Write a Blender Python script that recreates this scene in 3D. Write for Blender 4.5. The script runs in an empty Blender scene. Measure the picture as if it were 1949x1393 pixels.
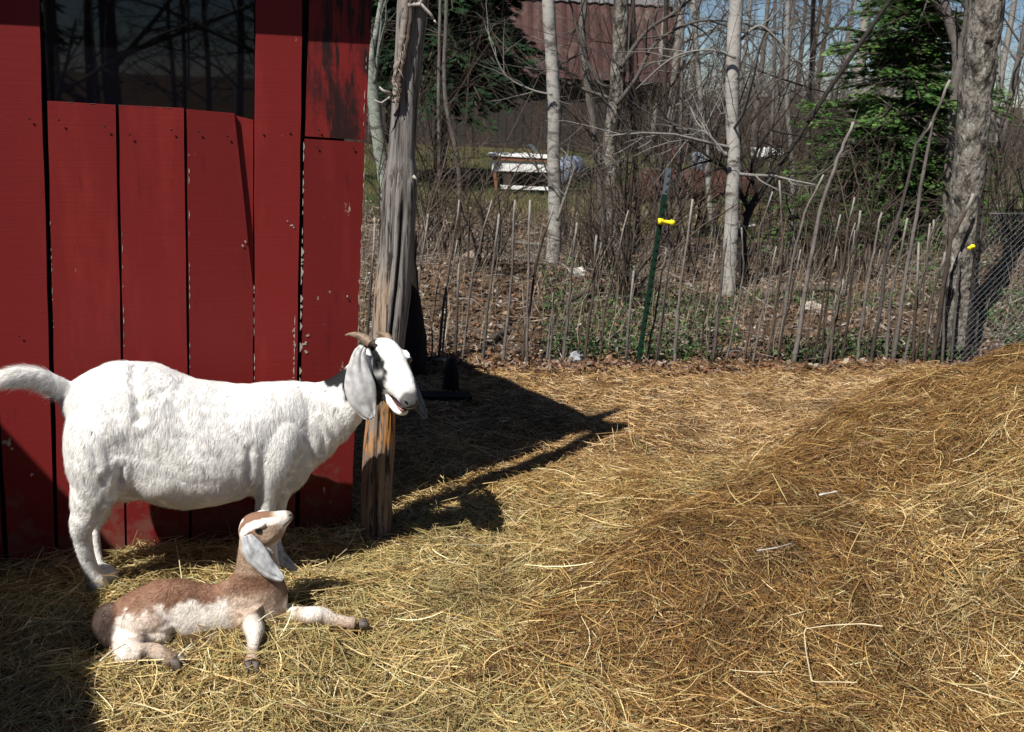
import bpy, math, random
import numpy as np
from mathutils import Vector, Matrix, Quaternion
R_ = math.radians
rng = np.random.default_rng(11)
random.seed(11)
sc = bpy.context.scene
col = sc.collection

# ------------------------------------------------------------------ camera
F_PX, CX, CY, CAM_H = 1884.0, 974.5, 696.5, 1.7
PITCH, ROLL = R_(16.0), R_(2.5)
f = np.array([0, math.cos(PITCH), -math.sin(PITCH)]); rt = np.array([1.0, 0, 0]); up = np.cross(rt, f)
CR = math.cos(ROLL) * rt + math.sin(ROLL) * up
CU = -math.sin(ROLL) * rt + math.cos(ROLL) * up
CF = f
cam_d = bpy.data.cameras.new("camera"); cam = bpy.data.objects.new("camera", cam_d); col.objects.link(cam)
cam_d.sensor_width = 36; cam_d.lens = 36 * F_PX / 1949; cam_d.clip_start = 0.05; cam_d.clip_end = 2000
cam_d.dof.use_dof = True; cam_d.dof.focus_distance = 3.3; cam_d.dof.aperture_fstop = 10
M = Matrix(((CR[0], CU[0], -CF[0], 0), (CR[1], CU[1], -CF[1], 0), (CR[2], CU[2], -CF[2], CAM_H), (0, 0, 0, 1)))
cam.matrix_world = M
sc.camera = cam
CAM = np.array([0, 0, CAM_H])

# ------------------------------------------------------------------ light
SUN_AZ, SUN_EL = 36.5, 52.0          # azimuth the light travels towards, from +Y to +X
w = bpy.data.worlds.new("World"); sc.world = w; w.use_nodes = True
nt = w.node_tree; bg = nt.nodes["Background"]
sky = nt.nodes.new("ShaderNodeTexSky"); sky.sky_type = 'NISHITA'; sky.sun_disc = False
sky.sun_elevation = R_(SUN_EL); sky.sun_rotation = R_(SUN_AZ + 180)
sky.altitude = 2500; sky.air_density = 1.0; sky.dust_density = 0.1; sky.ozone_density = 4.0
nt.links.new(sky.outputs[0], bg.inputs[0]); bg.inputs[1].default_value = 0.05
sd = bpy.data.lights.new("sun", 'SUN'); so = bpy.data.objects.new("sun", sd); col.objects.link(so)
sd.energy = 5.0; sd.angle = R_(0.55); sd.color = (1.0, 0.955, 0.88)
ce = math.cos(R_(SUN_EL))
SD = Vector((math.sin(R_(SUN_AZ)) * ce, math.cos(R_(SUN_AZ)) * ce, -math.sin(R_(SUN_EL))))
so.rotation_mode = 'QUATERNION'; so.rotation_quaternion = SD.to_track_quat('-Z', 'Y')
sc.view_settings.view_transform = 'Standard'; sc.view_settings.look = 'None'
sc.view_settings.exposure = 0.46; sc.view_settings.gamma = 1.0
sc.cycles.max_bounces = 6; sc.cycles.diffuse_bounces = 2; sc.cycles.transparent_max_bounces = 16

# ------------------------------------------------------------------ helpers: points
def ray(x, y):
    return (x - CX) / F_PX * CR - (y - CY) / F_PX * CU + CF
def gnd(x, y, z=0.0):
    d = ray(x, y); return CAM + d * ((z - CAM_H) / d[2])
def atY(x, y, Y):
    d = ray(x, y); return CAM + d * (Y / d[1])
WP = gnd(668, 1003)                                    # wall corner on the ground
WD = gnd(60, 1068); WD = (WP - WD); WD /= np.linalg.norm(WD)
E1 = WD; E2 = np.array([WD[1], -WD[0], 0.0])           # along the wall, towards the viewer
def PN(x, y, n):
    d = ray(x, y); P0 = WP + E2 * n
    return CAM + d * (np.dot(P0 - CAM, E2) / np.dot(d, E2))
def SNZ(s, n, z):
    return WP + E1 * s + E2 * n + np.array([0, 0, z])
def toS(P):
    P = np.asarray(P); q = P - WP
    return np.stack([q @ E1, q @ E2, q[..., 2]], -1)
Z = np.array([0, 0, 1.0])

def _h(ix, iy, seed):
    n = (ix.astype(np.int64) * 374761393 + iy.astype(np.int64) * 668265263 + seed * 974634777) & 0xffffffff
    n = ((n ^ (n >> 13)) * 1274126177) & 0xffffffff
    return ((n ^ (n >> 16)) & 0xffff) / 65535.0
def vn(x, y, seed=0):
    x = np.asarray(x, float); y = np.asarray(y, float)
    ix = np.floor(x); iy = np.floor(y); fx = x - ix; fy = y - iy
    fx = fx * fx * (3 - 2 * fx); fy = fy * fy * (3 - 2 * fy)
    a = _h(ix, iy, seed); b = _h(ix + 1, iy, seed); c = _h(ix, iy + 1, seed); d = _h(ix + 1, iy + 1, seed)
    return (a * (1 - fx) + b * fx) * (1 - fy) + (c * (1 - fx) + d * fx) * fy
def fbm(x, y, seed=0, o=4):
    t = 0; a = .5; s = 0
    for i in range(o):
        t = t + a * vn(x, y, seed + i * 17); s += a; a *= .5; x = np.asarray(x) * 2.03 + 3.1; y = np.asarray(y) * 2.03 + 1.7
    return t / s
def sst(a, b, x):
    t = np.clip((np.asarray(x, float) - a) / (b - a), 0, 1); return t * t * (3 - 2 * t)

# ------------------------------------------------------------------ helpers: meshes
def make_mesh(name, V, Fs, colr=None, smooth=True):
    """Fs: list of int arrays (k x n) or list of tuples; colr: per-vertex rgb"""
    me = bpy.data.meshes.new(name)
    V = np.asarray(V, np.float32)
    arrs = [np.asarray(a, np.int32) for a in Fs if len(a)]
    nl = sum(a.size for a in arrs); nf = sum(len(a) for a in arrs)
    me.vertices.add(len(V)); me.vertices.foreach_set("co", V.ravel())
    me.loops.add(nl); me.polygons.add(nf)
    me.loops.foreach_set("vertex_index", np.concatenate([a.ravel() for a in arrs]))
    tot = np.concatenate([np.full(len(a), a.shape[1], np.int32) for a in arrs])
    st = np.concatenate([[0], np.cumsum(tot)[:-1]]).astype(np.int32)
    me.polygons.foreach_set("loop_start", st); me.polygons.foreach_set("loop_total", tot)
    me.polygons.foreach_set("use_smooth", np.full(nf, smooth, bool))
    me.update(calc_edges=True)
    if colr is not None:
        ca = me.color_attributes.new("col", 'FLOAT_COLOR', 'POINT')
        c4 = np.ones((len(V), 4), np.float32); c4[:, :3] = colr
        ca.data.foreach_set("color", c4.ravel())
    return me
class MB:
    def __init__(s): s.V = []; s.F = {}; s.C = []; s.n = 0; s.hasc = False
    def add(s, V, Fs, c=None):
        V = np.asarray(V, float)
        s.V.append(V)
        for a in Fs:
            a = np.asarray(a)
            if len(a): s.F.setdefault(a.shape[1], []).append(a + s.n)
        s.n += len(V)
        if c is None: c = (1, 1, 1)
        s.C.append(np.broadcast_to(np.asarray(c, float), (len(V), 3)))
    def tube(s, P, r, n=6, c=None, cap=True, tw=None, prof=None):
        P = np.asarray(P, float); m = len(P); r = np.broadcast_to(np.asarray(r, float), (m,))
        T = np.gradient(P, axis=0); T /= np.linalg.norm(T, axis=1)[:, None] + 1e-9
        ref = np.array([0, 0, 1.0]) if abs(T[0, 2]) < .8 else np.array([1.0, 0, 0])
        A = np.cross(T, ref); A /= np.linalg.norm(A, axis=1)[:, None] + 1e-9
        B = np.cross(T, A)
        th = np.linspace(0, 2 * np.pi, n, endpoint=False)
        rr = r[:, None] if prof is None else r[:, None] * prof
        V = P[:, None] + (rr * np.cos(th))[..., None] * A[:, None] + (rr * np.sin(th))[..., None] * B[:, None]
        i = np.arange(m - 1)[:, None] * n; j = np.arange(n)[None]; k = (j + 1) % n
        Q = np.stack([i + j, i + k, i + n + k, i + n + j], -1).reshape(-1, 4)
        Fs = [Q]; V = V.reshape(-1, 3)
        if cap:
            V = np.vstack([V, P[:1], P[-1:]]); a = m * n
            jj = np.arange(n); kk = (jj + 1) % n
            Fs.append(np.stack([np.full(n, a), kk, jj], -1)); Fs.append(np.stack([np.full(n, a + 1), (m - 1) * n + jj, (m - 1) * n + kk], -1))
        cc = c
        if c is not None and np.ndim(c) == 2:
            cc = np.repeat(np.asarray(c), n, axis=0)
            if cap: cc = np.vstack([cc, c[:1], c[-1:]])
        s.add(V, Fs, cc)
    def loft(s, C, A, B, n=24, sq=1.0, c=None):
        """rings: centre C, half axes A, B (vectors)"""
        C = np.asarray(C, float); A = np.asarray(A, float); B = np.asarray(B, float); m = len(C)
        th = np.linspace(0, 2 * np.pi, n, endpoint=False)
        ct = np.sign(np.cos(th)) * np.abs(np.cos(th)) ** sq; st = np.sign(np.sin(th)) * np.abs(np.sin(th)) ** sq
        V = (C[:, None] + ct[None, :, None] * A[:, None] + st[None, :, None] * B[:, None]).reshape(-1, 3)
        i = np.arange(m - 1)[:, None] * n; j = np.arange(n)[None]; k = (j + 1) % n
        Q = np.stack([i + j, i + k, i + n + k, i + n + j], -1).reshape(-1, 4)
        V = np.vstack([V, C[:1], C[-1:]]); a = m * n; jj = np.arange(n); kk = (jj + 1) % n
        s.add(V, [Q, np.stack([np.full(n, a), kk, jj], -1), np.stack([np.full(n, a + 1), (m - 1) * n + jj, (m - 1) * n + kk], -1)], c)
    def ball(s, c0, rx, ax=None, n=14, c=None):
        """ellipsoid: centre, 3 radii, 3x3 axes"""
        ax = np.eye(3) if ax is None else np.asarray(ax)
        ph = np.linspace(0, np.pi, n)[1:-1]; t = np.cos(ph); r = np.sin(ph)
        C = np.asarray(c0)[None] + t[:, None] * rx[0] * ax[0]
        s.loft(C, r[:, None] * rx[1] * ax[1], r[:, None] * rx[2] * ax[2], n, 1.0, c)
    def box(s, P, a, b, c_, col_=None):
        """corner-free box: centre P, half-vectors a, b, c_"""
        P, a, b, c_ = map(lambda q: np.asarray(q, float), (P, a, b, c_))
        V = [P + i * a + j * b + k * c_ for i in (-1, 1) for j in (-1, 1) for k in (-1, 1)]
        s.add(V, [np.array([[0, 1, 3, 2], [4, 6, 7, 5], [0, 4, 5, 1], [2, 3, 7, 6], [0, 2, 6, 4], [1, 5, 7, 3]])], col_)
    def prism(s, pts, off, c=None):
        """polygon pts extruded by vector off"""
        p = np.asarray(pts, float); n = len(p); V = np.vstack([p, p + np.asarray(off)])
        s.add(V, [np.array([list(range(n))]), np.array([list(range(2 * n - 1, n - 1, -1))])], c)
        s.F.setdefault(4, []).append(np.array([[i, (i + 1) % n + 0, (i + 1) % n + n, i + n][::-1] for i in range(n)]) + s.n - 2 * n)
    def build(s, name, mat, parent=None, smooth=True, bevel=0):
        V = np.vstack(s.V); C = np.vstack(s.C); Fs = [np.vstack(v) for v in s.F.values()]
        me = make_mesh(name, V, Fs, C, smooth); me.materials.append(mat)
        o = bpy.data.objects.new(name, me); col.objects.link(o)
        if parent is not None: o.parent = parent
        if bevel:
            b = o.modifiers.new("b", 'BEVEL'); b.width = bevel; b.segments = 2; b.limit_method = 'ANGLE'
        return o
def tag(o, label=None, cat=None, group=None, kind=None):
    if label: o["label"] = label
    if cat: o["category"] = cat
    if group: o["group"] = group
    if kind: o["kind"] = kind
    return o
def empty(name, loc=(0, 0, 0), rz=0):
    o = bpy.data.objects.new(name, None); col.objects.link(o); o.location = loc; o.rotation_euler = (0, 0, rz)
    o.empty_display_size = .1; return o
def dup(root, loc, rz=0, s=1.0, tilt=0):
    r = root.copy(); col.objects.link(r); r.location = loc; r.rotation_euler = (tilt, 0, rz); r.scale = (s, s, s)
    for ch in list(root.children):
        c = ch.copy(); col.objects.link(c); c.parent = r
    return r
def slab(G, th):
    """G: (u,v,3) grid -> closed thin solid"""
    nu, nv = G.shape[:2]
    du = np.gradient(G, axis=0); dv = np.gradient(G, axis=1); N = np.cross(du, dv); N /= np.linalg.norm(N, axis=2)[..., None] + 1e-9
    V = np.vstack([(G + N * th / 2).reshape(-1, 3), (G - N * th / 2).reshape(-1, 3)]); o = nu * nv
    Q = []
    for i in range(nu - 1):
        for j in range(nv - 1):
            a = i * nv + j; Q.append([a, a + 1, a + nv + 1, a + nv]); Q.append([o + a, o + a + nv, o + a + nv + 1, o + a + 1])
    ring = [i * nv for i in range(nu)] + [(nu - 1) * nv + j for j in range(1, nv)] + [i * nv + nv - 1 for i in range(nu - 2, -1, -1)] + [j for j in range(nv - 2, 0, -1)]
    for a, b in zip(ring, ring[1:] + ring[:1]): Q.append([a, b, o + b, o + a])
    return V, [np.array(Q)]

# ------------------------------------------------------------------ materials
def mat(name, base=None, rough=.8, attr=False, noise=(), bump=(), spec=.3, stretch=(1, 1, 1), metal=0, var=.3):
    """base: rgb; attr: multiply by 'col'; noise: [(scale, rgb, lo, hi)] mixes; bump: [(scale, strength, dist)]"""
    m = bpy.data.materials.new(name); m.use_nodes = True; t = m.node_tree; N = t.nodes; L = t.links
    b = N["Principled BSDF"]; b.inputs["Roughness"].default_value = rough; b.inputs["Specular IOR Level"].default_value = spec
    b.inputs["Metallic"].default_value = metal
    tc = N.new("ShaderNodeTexCoord"); mp = N.new("ShaderNodeMapping"); L.new(tc.outputs["Object"], mp.inputs[0]); mp.inputs["Scale"].default_value = stretch
    if attr:
        a = N.new("ShaderNodeAttribute"); a.attribute_name = "col"; c = a.outputs["Color"]
        if base:
            mx = N.new("ShaderNodeMix"); mx.data_type = 'RGBA'; mx.blend_type = 'MULTIPLY'; mx.inputs[0].default_value = 1
            L.new(c, mx.inputs[6]); mx.inputs[7].default_value = (*base, 1); c = mx.outputs[2]
    else:
        r = N.new("ShaderNodeRGB"); r.outputs[0].default_value = (*base, 1); c = r.outputs[0]
    for (scale, rgb, lo, hi) in noise:
        nz = N.new("ShaderNodeTexNoise"); nz.inputs["Scale"].default_value = scale; nz.inputs["Detail"].default_value = 6; nz.inputs["Roughness"].default_value = .65
        L.new(mp.outputs[0], nz.inputs[0])
        mr = N.new("ShaderNodeMapRange"); L.new(nz.outputs[0], mr.inputs[0]); mr.inputs[1].default_value = lo; mr.inputs[2].default_value = hi
        mx = N.new("ShaderNodeMix"); mx.data_type = 'RGBA'; L.new(mr.outputs[0], mx.inputs[0]); L.new(c, mx.inputs[6]); mx.inputs[7].default_value = (*rgb, 1); c = mx.outputs[2]
    L.new(c, b.inputs["Base Color"])
    prev = None
    for (scale, strength, dist) in bump:
        nz = N.new("ShaderNodeTexNoise"); nz.inputs["Scale"].default_value = scale; nz.inputs["Detail"].default_value = 5
        L.new(mp.outputs[0], nz.inputs[0])
        bp = N.new("ShaderNodeBump"); bp.inputs["Strength"].default_value = strength; bp.inputs["Distance"].default_value = dist
        L.new(nz.outputs[0], bp.inputs["Height"])
        if prev: L.new(prev, bp.inputs["Normal"])
        prev = bp.outputs[0]
    if prev: L.new(prev, b.inputs["Normal"])
    return m
def translucent(m, amt=.25):
    t = m.node_tree; N = t.nodes; L = t.links; b = N["Principled BSDF"]; out = N["Material Output"]
    tr = N.new("ShaderNodeBsdfTranslucent"); L.new(b.inputs["Base Color"].links[0].from_socket, tr.inputs[0])
    mx = N.new("ShaderNodeMixShader"); mx.inputs[0].default_value = amt
    L.new(b.outputs[0], mx.inputs[1]); L.new(tr.outputs[0], mx.inputs[2]); L.new(mx.outputs[0], out.inputs[0]); return m

M_straw = translucent(mat("straw_stalks", attr=True, rough=.55, spec=.35), .13)
M_ground = mat("ground_earth", attr=True, rough=.95, noise=[(9, (.05, .032, .016), .45, .75), (60, (.16, .115, .06), .5, .8)], bump=[(40, .8, .02), (160, .6, .01)], spec=.1)
M_leaf = translucent(mat("dry_leaves", attr=True, rough=.75), .2)
M_green = translucent(mat("green_leaves", attr=True, rough=.6), .3)
M_needle = translucent(mat("needles", attr=True, rough=.6), .25)
M_bark = mat("bark", attr=True, rough=.9, noise=[(14, (.05, .045, .04), .52, .8)], bump=[(30, .7, .02), (90, .5, .008)], stretch=(1, 1, .25), spec=.15)
M_twig = mat("twigs", attr=True, rough=.85, spec=.1)
M_birch = mat("birch_bark", attr=True, rough=.8, noise=[(7, (.10, .09, .08), .52, .64), (30, (.16, .15, .13), .6, .75)], bump=[(20, .3, .01)], stretch=(1, 1, 2.2), spec=.2)
M_lichen = mat("lichen_bark", base=(.20, .18, .155), rough=.95, noise=[(16, (.045, .038, .033), .46, .60), (26, (.34, .35, .31), .56, .68)], bump=[(22, 1, .05), (70, .8, .015)], stretch=(1, 1, .5), spec=.1)
def red_paint(name, stain=False, chips=.66):
    ns = [(1.2, (.14, .013, .013), .35, .7), (5, (.27, .032, .026), .55, .9), (11, (.10, .012, .012), .60, .8)]
    m = mat(name, base=(.175, .016, .015), rough=.5, noise=ns + [(26, (.07, .008, .008), .62, .8)], bump=[(3, .25, .01)], stretch=(1, 1, .16), spec=.22)
    t = m.node_tree; N = t.nodes; L = t.links; b = N["Principled BSDF"]; tc = [n for n in N if n.type == 'TEX_COORD'][0]
    c = b.inputs["Base Color"].links[0].from_socket
    # worn chips of grey wood
    def layer(scale, st, rgb, lo, hi, det=8):
        nonlocal c
        mp = N.new("ShaderNodeMapping"); mp.inputs["Scale"].default_value = st; L.new(tc.outputs["Object"], mp.inputs[0])
        nz = N.new("ShaderNodeTexNoise"); nz.inputs["Scale"].default_value = scale; nz.inputs["Detail"].default_value = det; nz.inputs["Roughness"].default_value = .7; L.new(mp.outputs[0], nz.inputs[0])
        mr = N.new("ShaderNodeMapRange"); L.new(nz.outputs[0], mr.inputs[0]); mr.inputs[1].default_value = lo; mr.inputs[2].default_value = hi
        mx = N.new("ShaderNodeMix"); mx.data_type = 'RGBA'; L.new(mr.outputs[0], mx.inputs[0]); L.new(c, mx.inputs[6]); mx.inputs[7].default_value = (*rgb, 1); c = mx.outputs[2]
    layer(18, (1, 1, .5), (.42, .36, .31), chips + .04, chips + .08)
    if stain:
        layer(22, (1, 1, .13), (.022, .010, .010), .51, .57)
        layer(6, (1, 1, .35), (.025, .011, .011), .51, .62)
    # splash dirt and bare patches near the ground
    sx = N.new("ShaderNodeSeparateXYZ"); L.new(tc.outputs["Object"], sx.inputs[0])
    mz = N.new("ShaderNodeMapRange"); L.new(sx.outputs[2], mz.inputs[0]); mz.inputs[1].default_value = .42; mz.inputs[2].default_value = .0
    nz = N.new("ShaderNodeTexNoise"); nz.inputs["Scale"].default_value = 14; nz.inputs["Detail"].default_value = 8; nz.inputs["Roughness"].default_value = .7; L.new(tc.outputs["Object"], nz.inputs[0])
    ad = N.new("ShaderNodeMath"); ad.operation = 'MULTIPLY_ADD'; L.new(mz.outputs[0], ad.inputs[0]); ad.inputs[1].default_value = .30; L.new(nz.outputs[0], ad.inputs[2])
    mr = N.new("ShaderNodeMapRange"); L.new(ad.outputs[0], mr.inputs[0]); mr.inputs[1].default_value = .66; mr.inputs[2].default_value = .80; mr.inputs[4].default_value = .45
    mx = N.new("ShaderNodeMix"); mx.data_type = 'RGBA'; L.new(mr.outputs[0], mx.inputs[0]); L.new(c, mx.inputs[6]); mx.inputs[7].default_value = (.15, .10, .075, 1); c = mx.outputs[2]
    oi = N.new("ShaderNodeObjectInfo"); hs = N.new("ShaderNodeHueSaturation"); mo_ = N.new("ShaderNodeMapRange"); L.new(oi.outputs["Random"], mo_.inputs[0]); mo_.inputs[3].default_value = .80; mo_.inputs[4].default_value = 1.15
    L.new(mo_.outputs[0], hs.inputs["Value"]); L.new(c, hs.inputs["Color"]); c = hs.outputs[0]
    L.new(c, b.inputs["Base Color"])
    # saw marks
    mp = N.new("ShaderNodeMapping"); mp.inputs["Scale"].default_value = (2, 2, 90); L.new(tc.outputs["Object"], mp.inputs[0])
    nz = N.new("ShaderNodeTexNoise"); nz.inputs["Scale"].default_value = 1.5; nz.inputs["Detail"].default_value = 5; L.new(mp.outputs[0], nz.inputs[0])
    bp = N.new("ShaderNodeBump"); bp.inputs["Strength"].default_value = .16; bp.inputs["Distance"].default_value = .003; L.new(nz.outputs[0], bp.inputs["Height"])
    L.new(b.inputs["Normal"].links[0].from_socket, bp.inputs["Normal"]); L.new(bp.outputs[0], b.inputs["Normal"])
    return m
M_red = red_paint("red_paint"); M_red_st = red_paint("stained_red_paint", True); M_red_low = red_paint("scuffed_red_paint", False, .60)
M_dark = mat("near_black", base=(.012, .011, .01), rough=.9)  # near-black for unlit gaps and shaded silhouettes, and for nail heads
M_chip = mat("bare_wood_edge", base=(.42, .37, .32), rough=.8, noise=[(60, (.2, .15, .12), .5, .7)])
M_grey = mat("grey_trim", base=(.38, .42, .40), rough=.6, noise=[(20, (.25, .27, .26), .5, .7)])
M_glass = mat("window_glass", base=(.003, .003, .005), rough=.02, spec=.5)
M_coat = mat("goat_coat", attr=True, rough=.7, spec=.15, bump=[(90, .5, .006)])
M_hair = translucent(mat("goat_hair", attr=True, rough=.6, spec=.2), .42)
M_skin = translucent(mat("ear_skin", attr=True, rough=.7, spec=.2, bump=[(70, .3, .003)]), .1)
M_horn = mat("horn", base=(.25, .18, .13), rough=.5, noise=[(60, (.12, .085, .06), .45, .65)], bump=[(90, .6, .003)])
M_hoof = mat("hoof", base=(.10, .085, .075), rough=.6, noise=[(60, (.25, .19, .15), .5, .7)], bump=[(80, .4, .003)])
M_eye = mat("eye", base=(.09, .05, .02), rough=.08, spec=.8); M_pupil = mat("pupil", base=(.005, .005, .005), rough=.1, spec=.8)
M_nose = mat("nose_skin", base=(.10, .09, .09), rough=.5, bump=[(120, .4, .002)])
M_mouth = mat("mouth", base=(.03, .012, .012), rough=.5); M_tongue = mat("tongue", base=(.36, .18, .17), rough=.35, spec=.5)
M_log = mat("weathered_log", attr=True, rough=.85, noise=[(30, (.05, .04, .035), .54, .68), (75, (.04, .034, .03), .52, .60), (12, (.36, .34, .31), .55, .8)], bump=[(26, 1, .02), (80, .6, .006)], stretch=(1, 1, .07), spec=.15)
M_rust = mat("rusty_roof", base=(.062, .027, .024), rough=.8, noise=[(1.3, (.14, .10, .085), .52, .70), (3, (.035, .020, .020), .48, .7)], stretch=(1, 1, .6))
M_tin = mat("tin_roof", base=(.15, .145, .15), rough=.6, noise=[(1.0, (.20, .10, .08), .5, .7)], stretch=(1, 1, .4))
M_barn = mat("old_barn_boards", base=(.035, .029, .026), rough=.9, noise=[(3, (.085, .05, .038), .5, .7)], stretch=(1, 1, .2), bump=[(8, .5, .02)])
M_brown = mat("brown_paint", base=(.22, .09, .05), rough=.7); M_white = mat("white_paint", base=(.8, .8, .78), rough=.6, noise=[(9, (.55, .55, .52), .55, .75)])
M_rustd = mat("rusty_steel", base=(.085, .033, .024), rough=.85, noise=[(4, (.07, .03, .02), .45, .65), (9, (.15, .07, .04), .6, .7)], bump=[(14, .6, .02)])
M_blue = mat("blue_grey_drum", base=(.18, .22, .30), rough=.5, noise=[(6, (.12, .13, .16), .5, .7)])
M_post = mat("green_post_paint", base=(.006, .028, .017), rough=.45); M_galv = mat("galvanised", base=(.13, .155, .18), rough=.45, metal=.3)
M_yel = mat("yellow_plastic", base=(.85, .72, .02), rough=.45); M_wire = mat("wire", base=(.20, .21, .23), rough=.5, metal=.6); M_wired = mat("dark_wire", base=(.10, .10, .10), rough=.6, metal=.4)
M_stone = mat("stone", attr=True, rough=.9, noise=[(8, (.2, .17, .13), .45, .7), (30, (.1, .085, .07), .55, .75)], bump=[(12, .6, .02)])

# ------------------------------------------------------------------ ground
MA_ = gnd(1130, 1090); MB_ = gnd(1790, 700); MD_ = (MB_ - MA_) / np.linalg.norm(MB_ - MA_); MN_ = np.array([MD_[1], -MD_[0]])
def mound_d(x, y):
    return (x - MA_[0]) * MN_[0] + (y - MA_[1]) * MN_[1] + .16 * (fbm(x * 1.8 + 4, y * 1.8, 55, 3) - .5) * 2
def gz(x, y):
    x = np.asarray(x, float); y = np.asarray(y, float)
    g = lambda cx, cy, sx, sy, h: h * np.exp(-((x - cx) ** 2 / (2 * sx * sx) + (y - cy) ** 2 / (2 * sy * sy)))
    z = g(3.15, 4.25, .78, .75, .80) + g(2.3, 3.2, .75, .5, .22) + g(1.05, 3.1, .4, .28, .10) + g(3.4, 3.0, .7, .7, .35)
    z = z + g(1.0, 3.75, .5, .2, .04) + .16 * (fbm(x * 2.0, y * 2.0, 5) - .5) * sst(.0, 1.2, x) * (1 - sst(4.6, 5.4, y) * (1 - sst(1.9, 2.6, x))) + .045 * (vn(x * 5, y * 5, 8) - .5)
    md = mound_d(x, y); lump = sst(2.55, 3.1, y) * (1 - sst(4.3, 5.7, y)); z = z + lump * (.13 * sst(-.02, .30, md) * (1 - .5 * sst(.3, 1.1, md)) + .10 * (fbm(x * 3.6, y * 3.6, 66, 3) - .5) * sst(0, .3, md))
    z = z + g(-1.1, 2.75, .5, .25, .035)
    far = sst(6.0, 7.0, y) * (1 - sst(12, 16, y))
    z = z + far * (.10 + .22 * (fbm(x * .8, y * .8, 31) - .4)) * sst(6, 8.5, y)
    z = z + g(-.2, 7.6, .7, .5, .30) + g(6.8, 9.0, 1.6, 1.5, 1.0) * sst(6.3, 7.5, y)
    return z
def gzp(P): return np.array([P[0], P[1], float(gz(P[0], P[1]))])
FA = gnd(690, 688); FB = gnd(1860, 700)                # brush fence line
FD = (FB - FA) / np.linalg.norm(FB - FA); FN = np.array([-FD[1], FD[0], 0])
xs = np.concatenate([-np.geomspace(400, 4.2, 30), np.arange(-4, 7, .05), np.geomspace(7.2, 400, 30)])
ys = np.concatenate([-np.geomspace(200, .6, 20), np.arange(-.5, 13, .05), np.geomspace(13.2, 500, 40)])
X, Y = np.meshgrid(xs, ys); ZZ = gz(X, Y)
V = np.stack([X, Y, ZZ], -1).reshape(-1, 3)
nx, ny = len(xs), len(ys); i = np.arange(ny - 1)[:, None] * nx; j = np.arange(nx - 1)[None]
Q = np.stack([i + j, i + j + 1, i + j + nx + 1, i + j + nx], -1).reshape(-1, 4)
fd = (V - FA) @ FN
n1 = fbm(V[:, 0] * 1.5, V[:, 1] * 1.5, 3)[:, None]
cy = np.array([.13, .085, .04]) * (.7 + .6 * n1)
cl = np.array([.13, .085, .055]) * (.6 + .8 * n1)
cg = np.array([.055, .072, .026]) * (.7 + .6 * n1) + np.array([.07, .05, .02]) * sst(.45, .65, fbm(V[:, 0] * .5, V[:, 1] * .5, 77))[:, None]
tl = sst(-.1, .25, fd + (n1[:, 0] - .5) * .3)[:, None]; tg = sst(4.5, 6.5, fd)[:, None]
C = cy * (1 - tl) + cl * tl; C = C * (1 - tg) + cg * tg
tw_ = sst(24, 32, V[:, 1])[:, None]; C = C * (1 - tw_) + np.array([.06, .045, .03]) * tw_
me = make_mesh("ground", V, [Q], C); me.materials.append(M_ground)
o = bpy.data.objects.new("ground", me); col.objects.link(o); tag(o, kind="structure")

# ------------------------------------------------------------------ red shed
shed = empty("red_shed", tuple(SNZ(-.6, -1, 0)))
tag(shed, "red painted board shed with dark window, behind the white goat", "shed")
SH = Matrix.Translation(-Vector(tuple(SNZ(-.6, -1, 0))))
_b = MB.build
def child(mb, name, m, parent=shed, **k):
    o = mb.build(name, m, parent, **k); o.matrix_parent_inverse = SH if parent is shed else parent.matrix_parent_inverse
    return o
def board(px, n=0.0, th=.022, m=M_red, name="wall_board", zb=-.02):
    P = [PN(x, y, n) for x, y in px]
    P = [np.array([p[0], p[1], max(p[2], zb)]) for p in P]
    # small irregularities down the long edges
    b = MB()
    L_ = []
    for a, c in zip(P, P[1:] + P[:1]):
        k = max(1, int(np.linalg.norm(c - a) / .12)); L_.append(a)
        for q in range(1, k):
            t = q / k; L_.append(a + (c - a) * t + E1 * random.uniform(-.0014, .0014) * (1 if abs((c - a)[2]) > .3 else 0) + Z * random.uniform(-.003, .003) * (1 if abs((c - a)[2]) < .3 else 0))
    b.prism(L_, -E2 * th)
    o = child(b, name, m, smooth=False)
    return o
board([(-62, -300), (66, -300), (104, 1058), (16, 1066)], n=.004)
bl = board([(90, 192), (220, 200), (238, 1047), (112, 1056)], n=0)
board([(226, 200), (350, 206), (361, 1037), (242, 1046)], n=.002)
board([(355, 208), (446, 216), (481, 540), (482, 1026), (365, 1037)], n=.003, th=.024)
board([(440, 218), (482, 228), (482, 560), (450, 560)], n=-.012, th=.02)
board([(487, -300), (580, -300), (561, 1014), (484, 1023)], n=.010, th=.026)
board([(597, -300), (724, -300), (695, 267), (581, 259)], n=.004, m=M_red_st, name="wall_board")["label"] = "dark stained upper board"
board([(580, 264), (694, 271), (668, 1004), (570, 1012)], n=.006, m=M_red_low)
for k in range(4):                                     # the wall goes on past the frame
    board([(-62 - 100 * (k + 1), -300), (-72 - 100 * k, -300), (6 - 88 * k, 1066 + 9 * k), (-80 - 88 * k, 1075 + 9 * k)], n=.002 * k)
# boards above the window, out of frame
b = MB(); p = [PN(70, -170, .004), PN(487, -170, .004), PN(487, -300, .004), PN(70, -300, .004)]; b.prism(p[::-1], -E2 * .022); child(b, "header_board", M_red, smooth=False)
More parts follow.
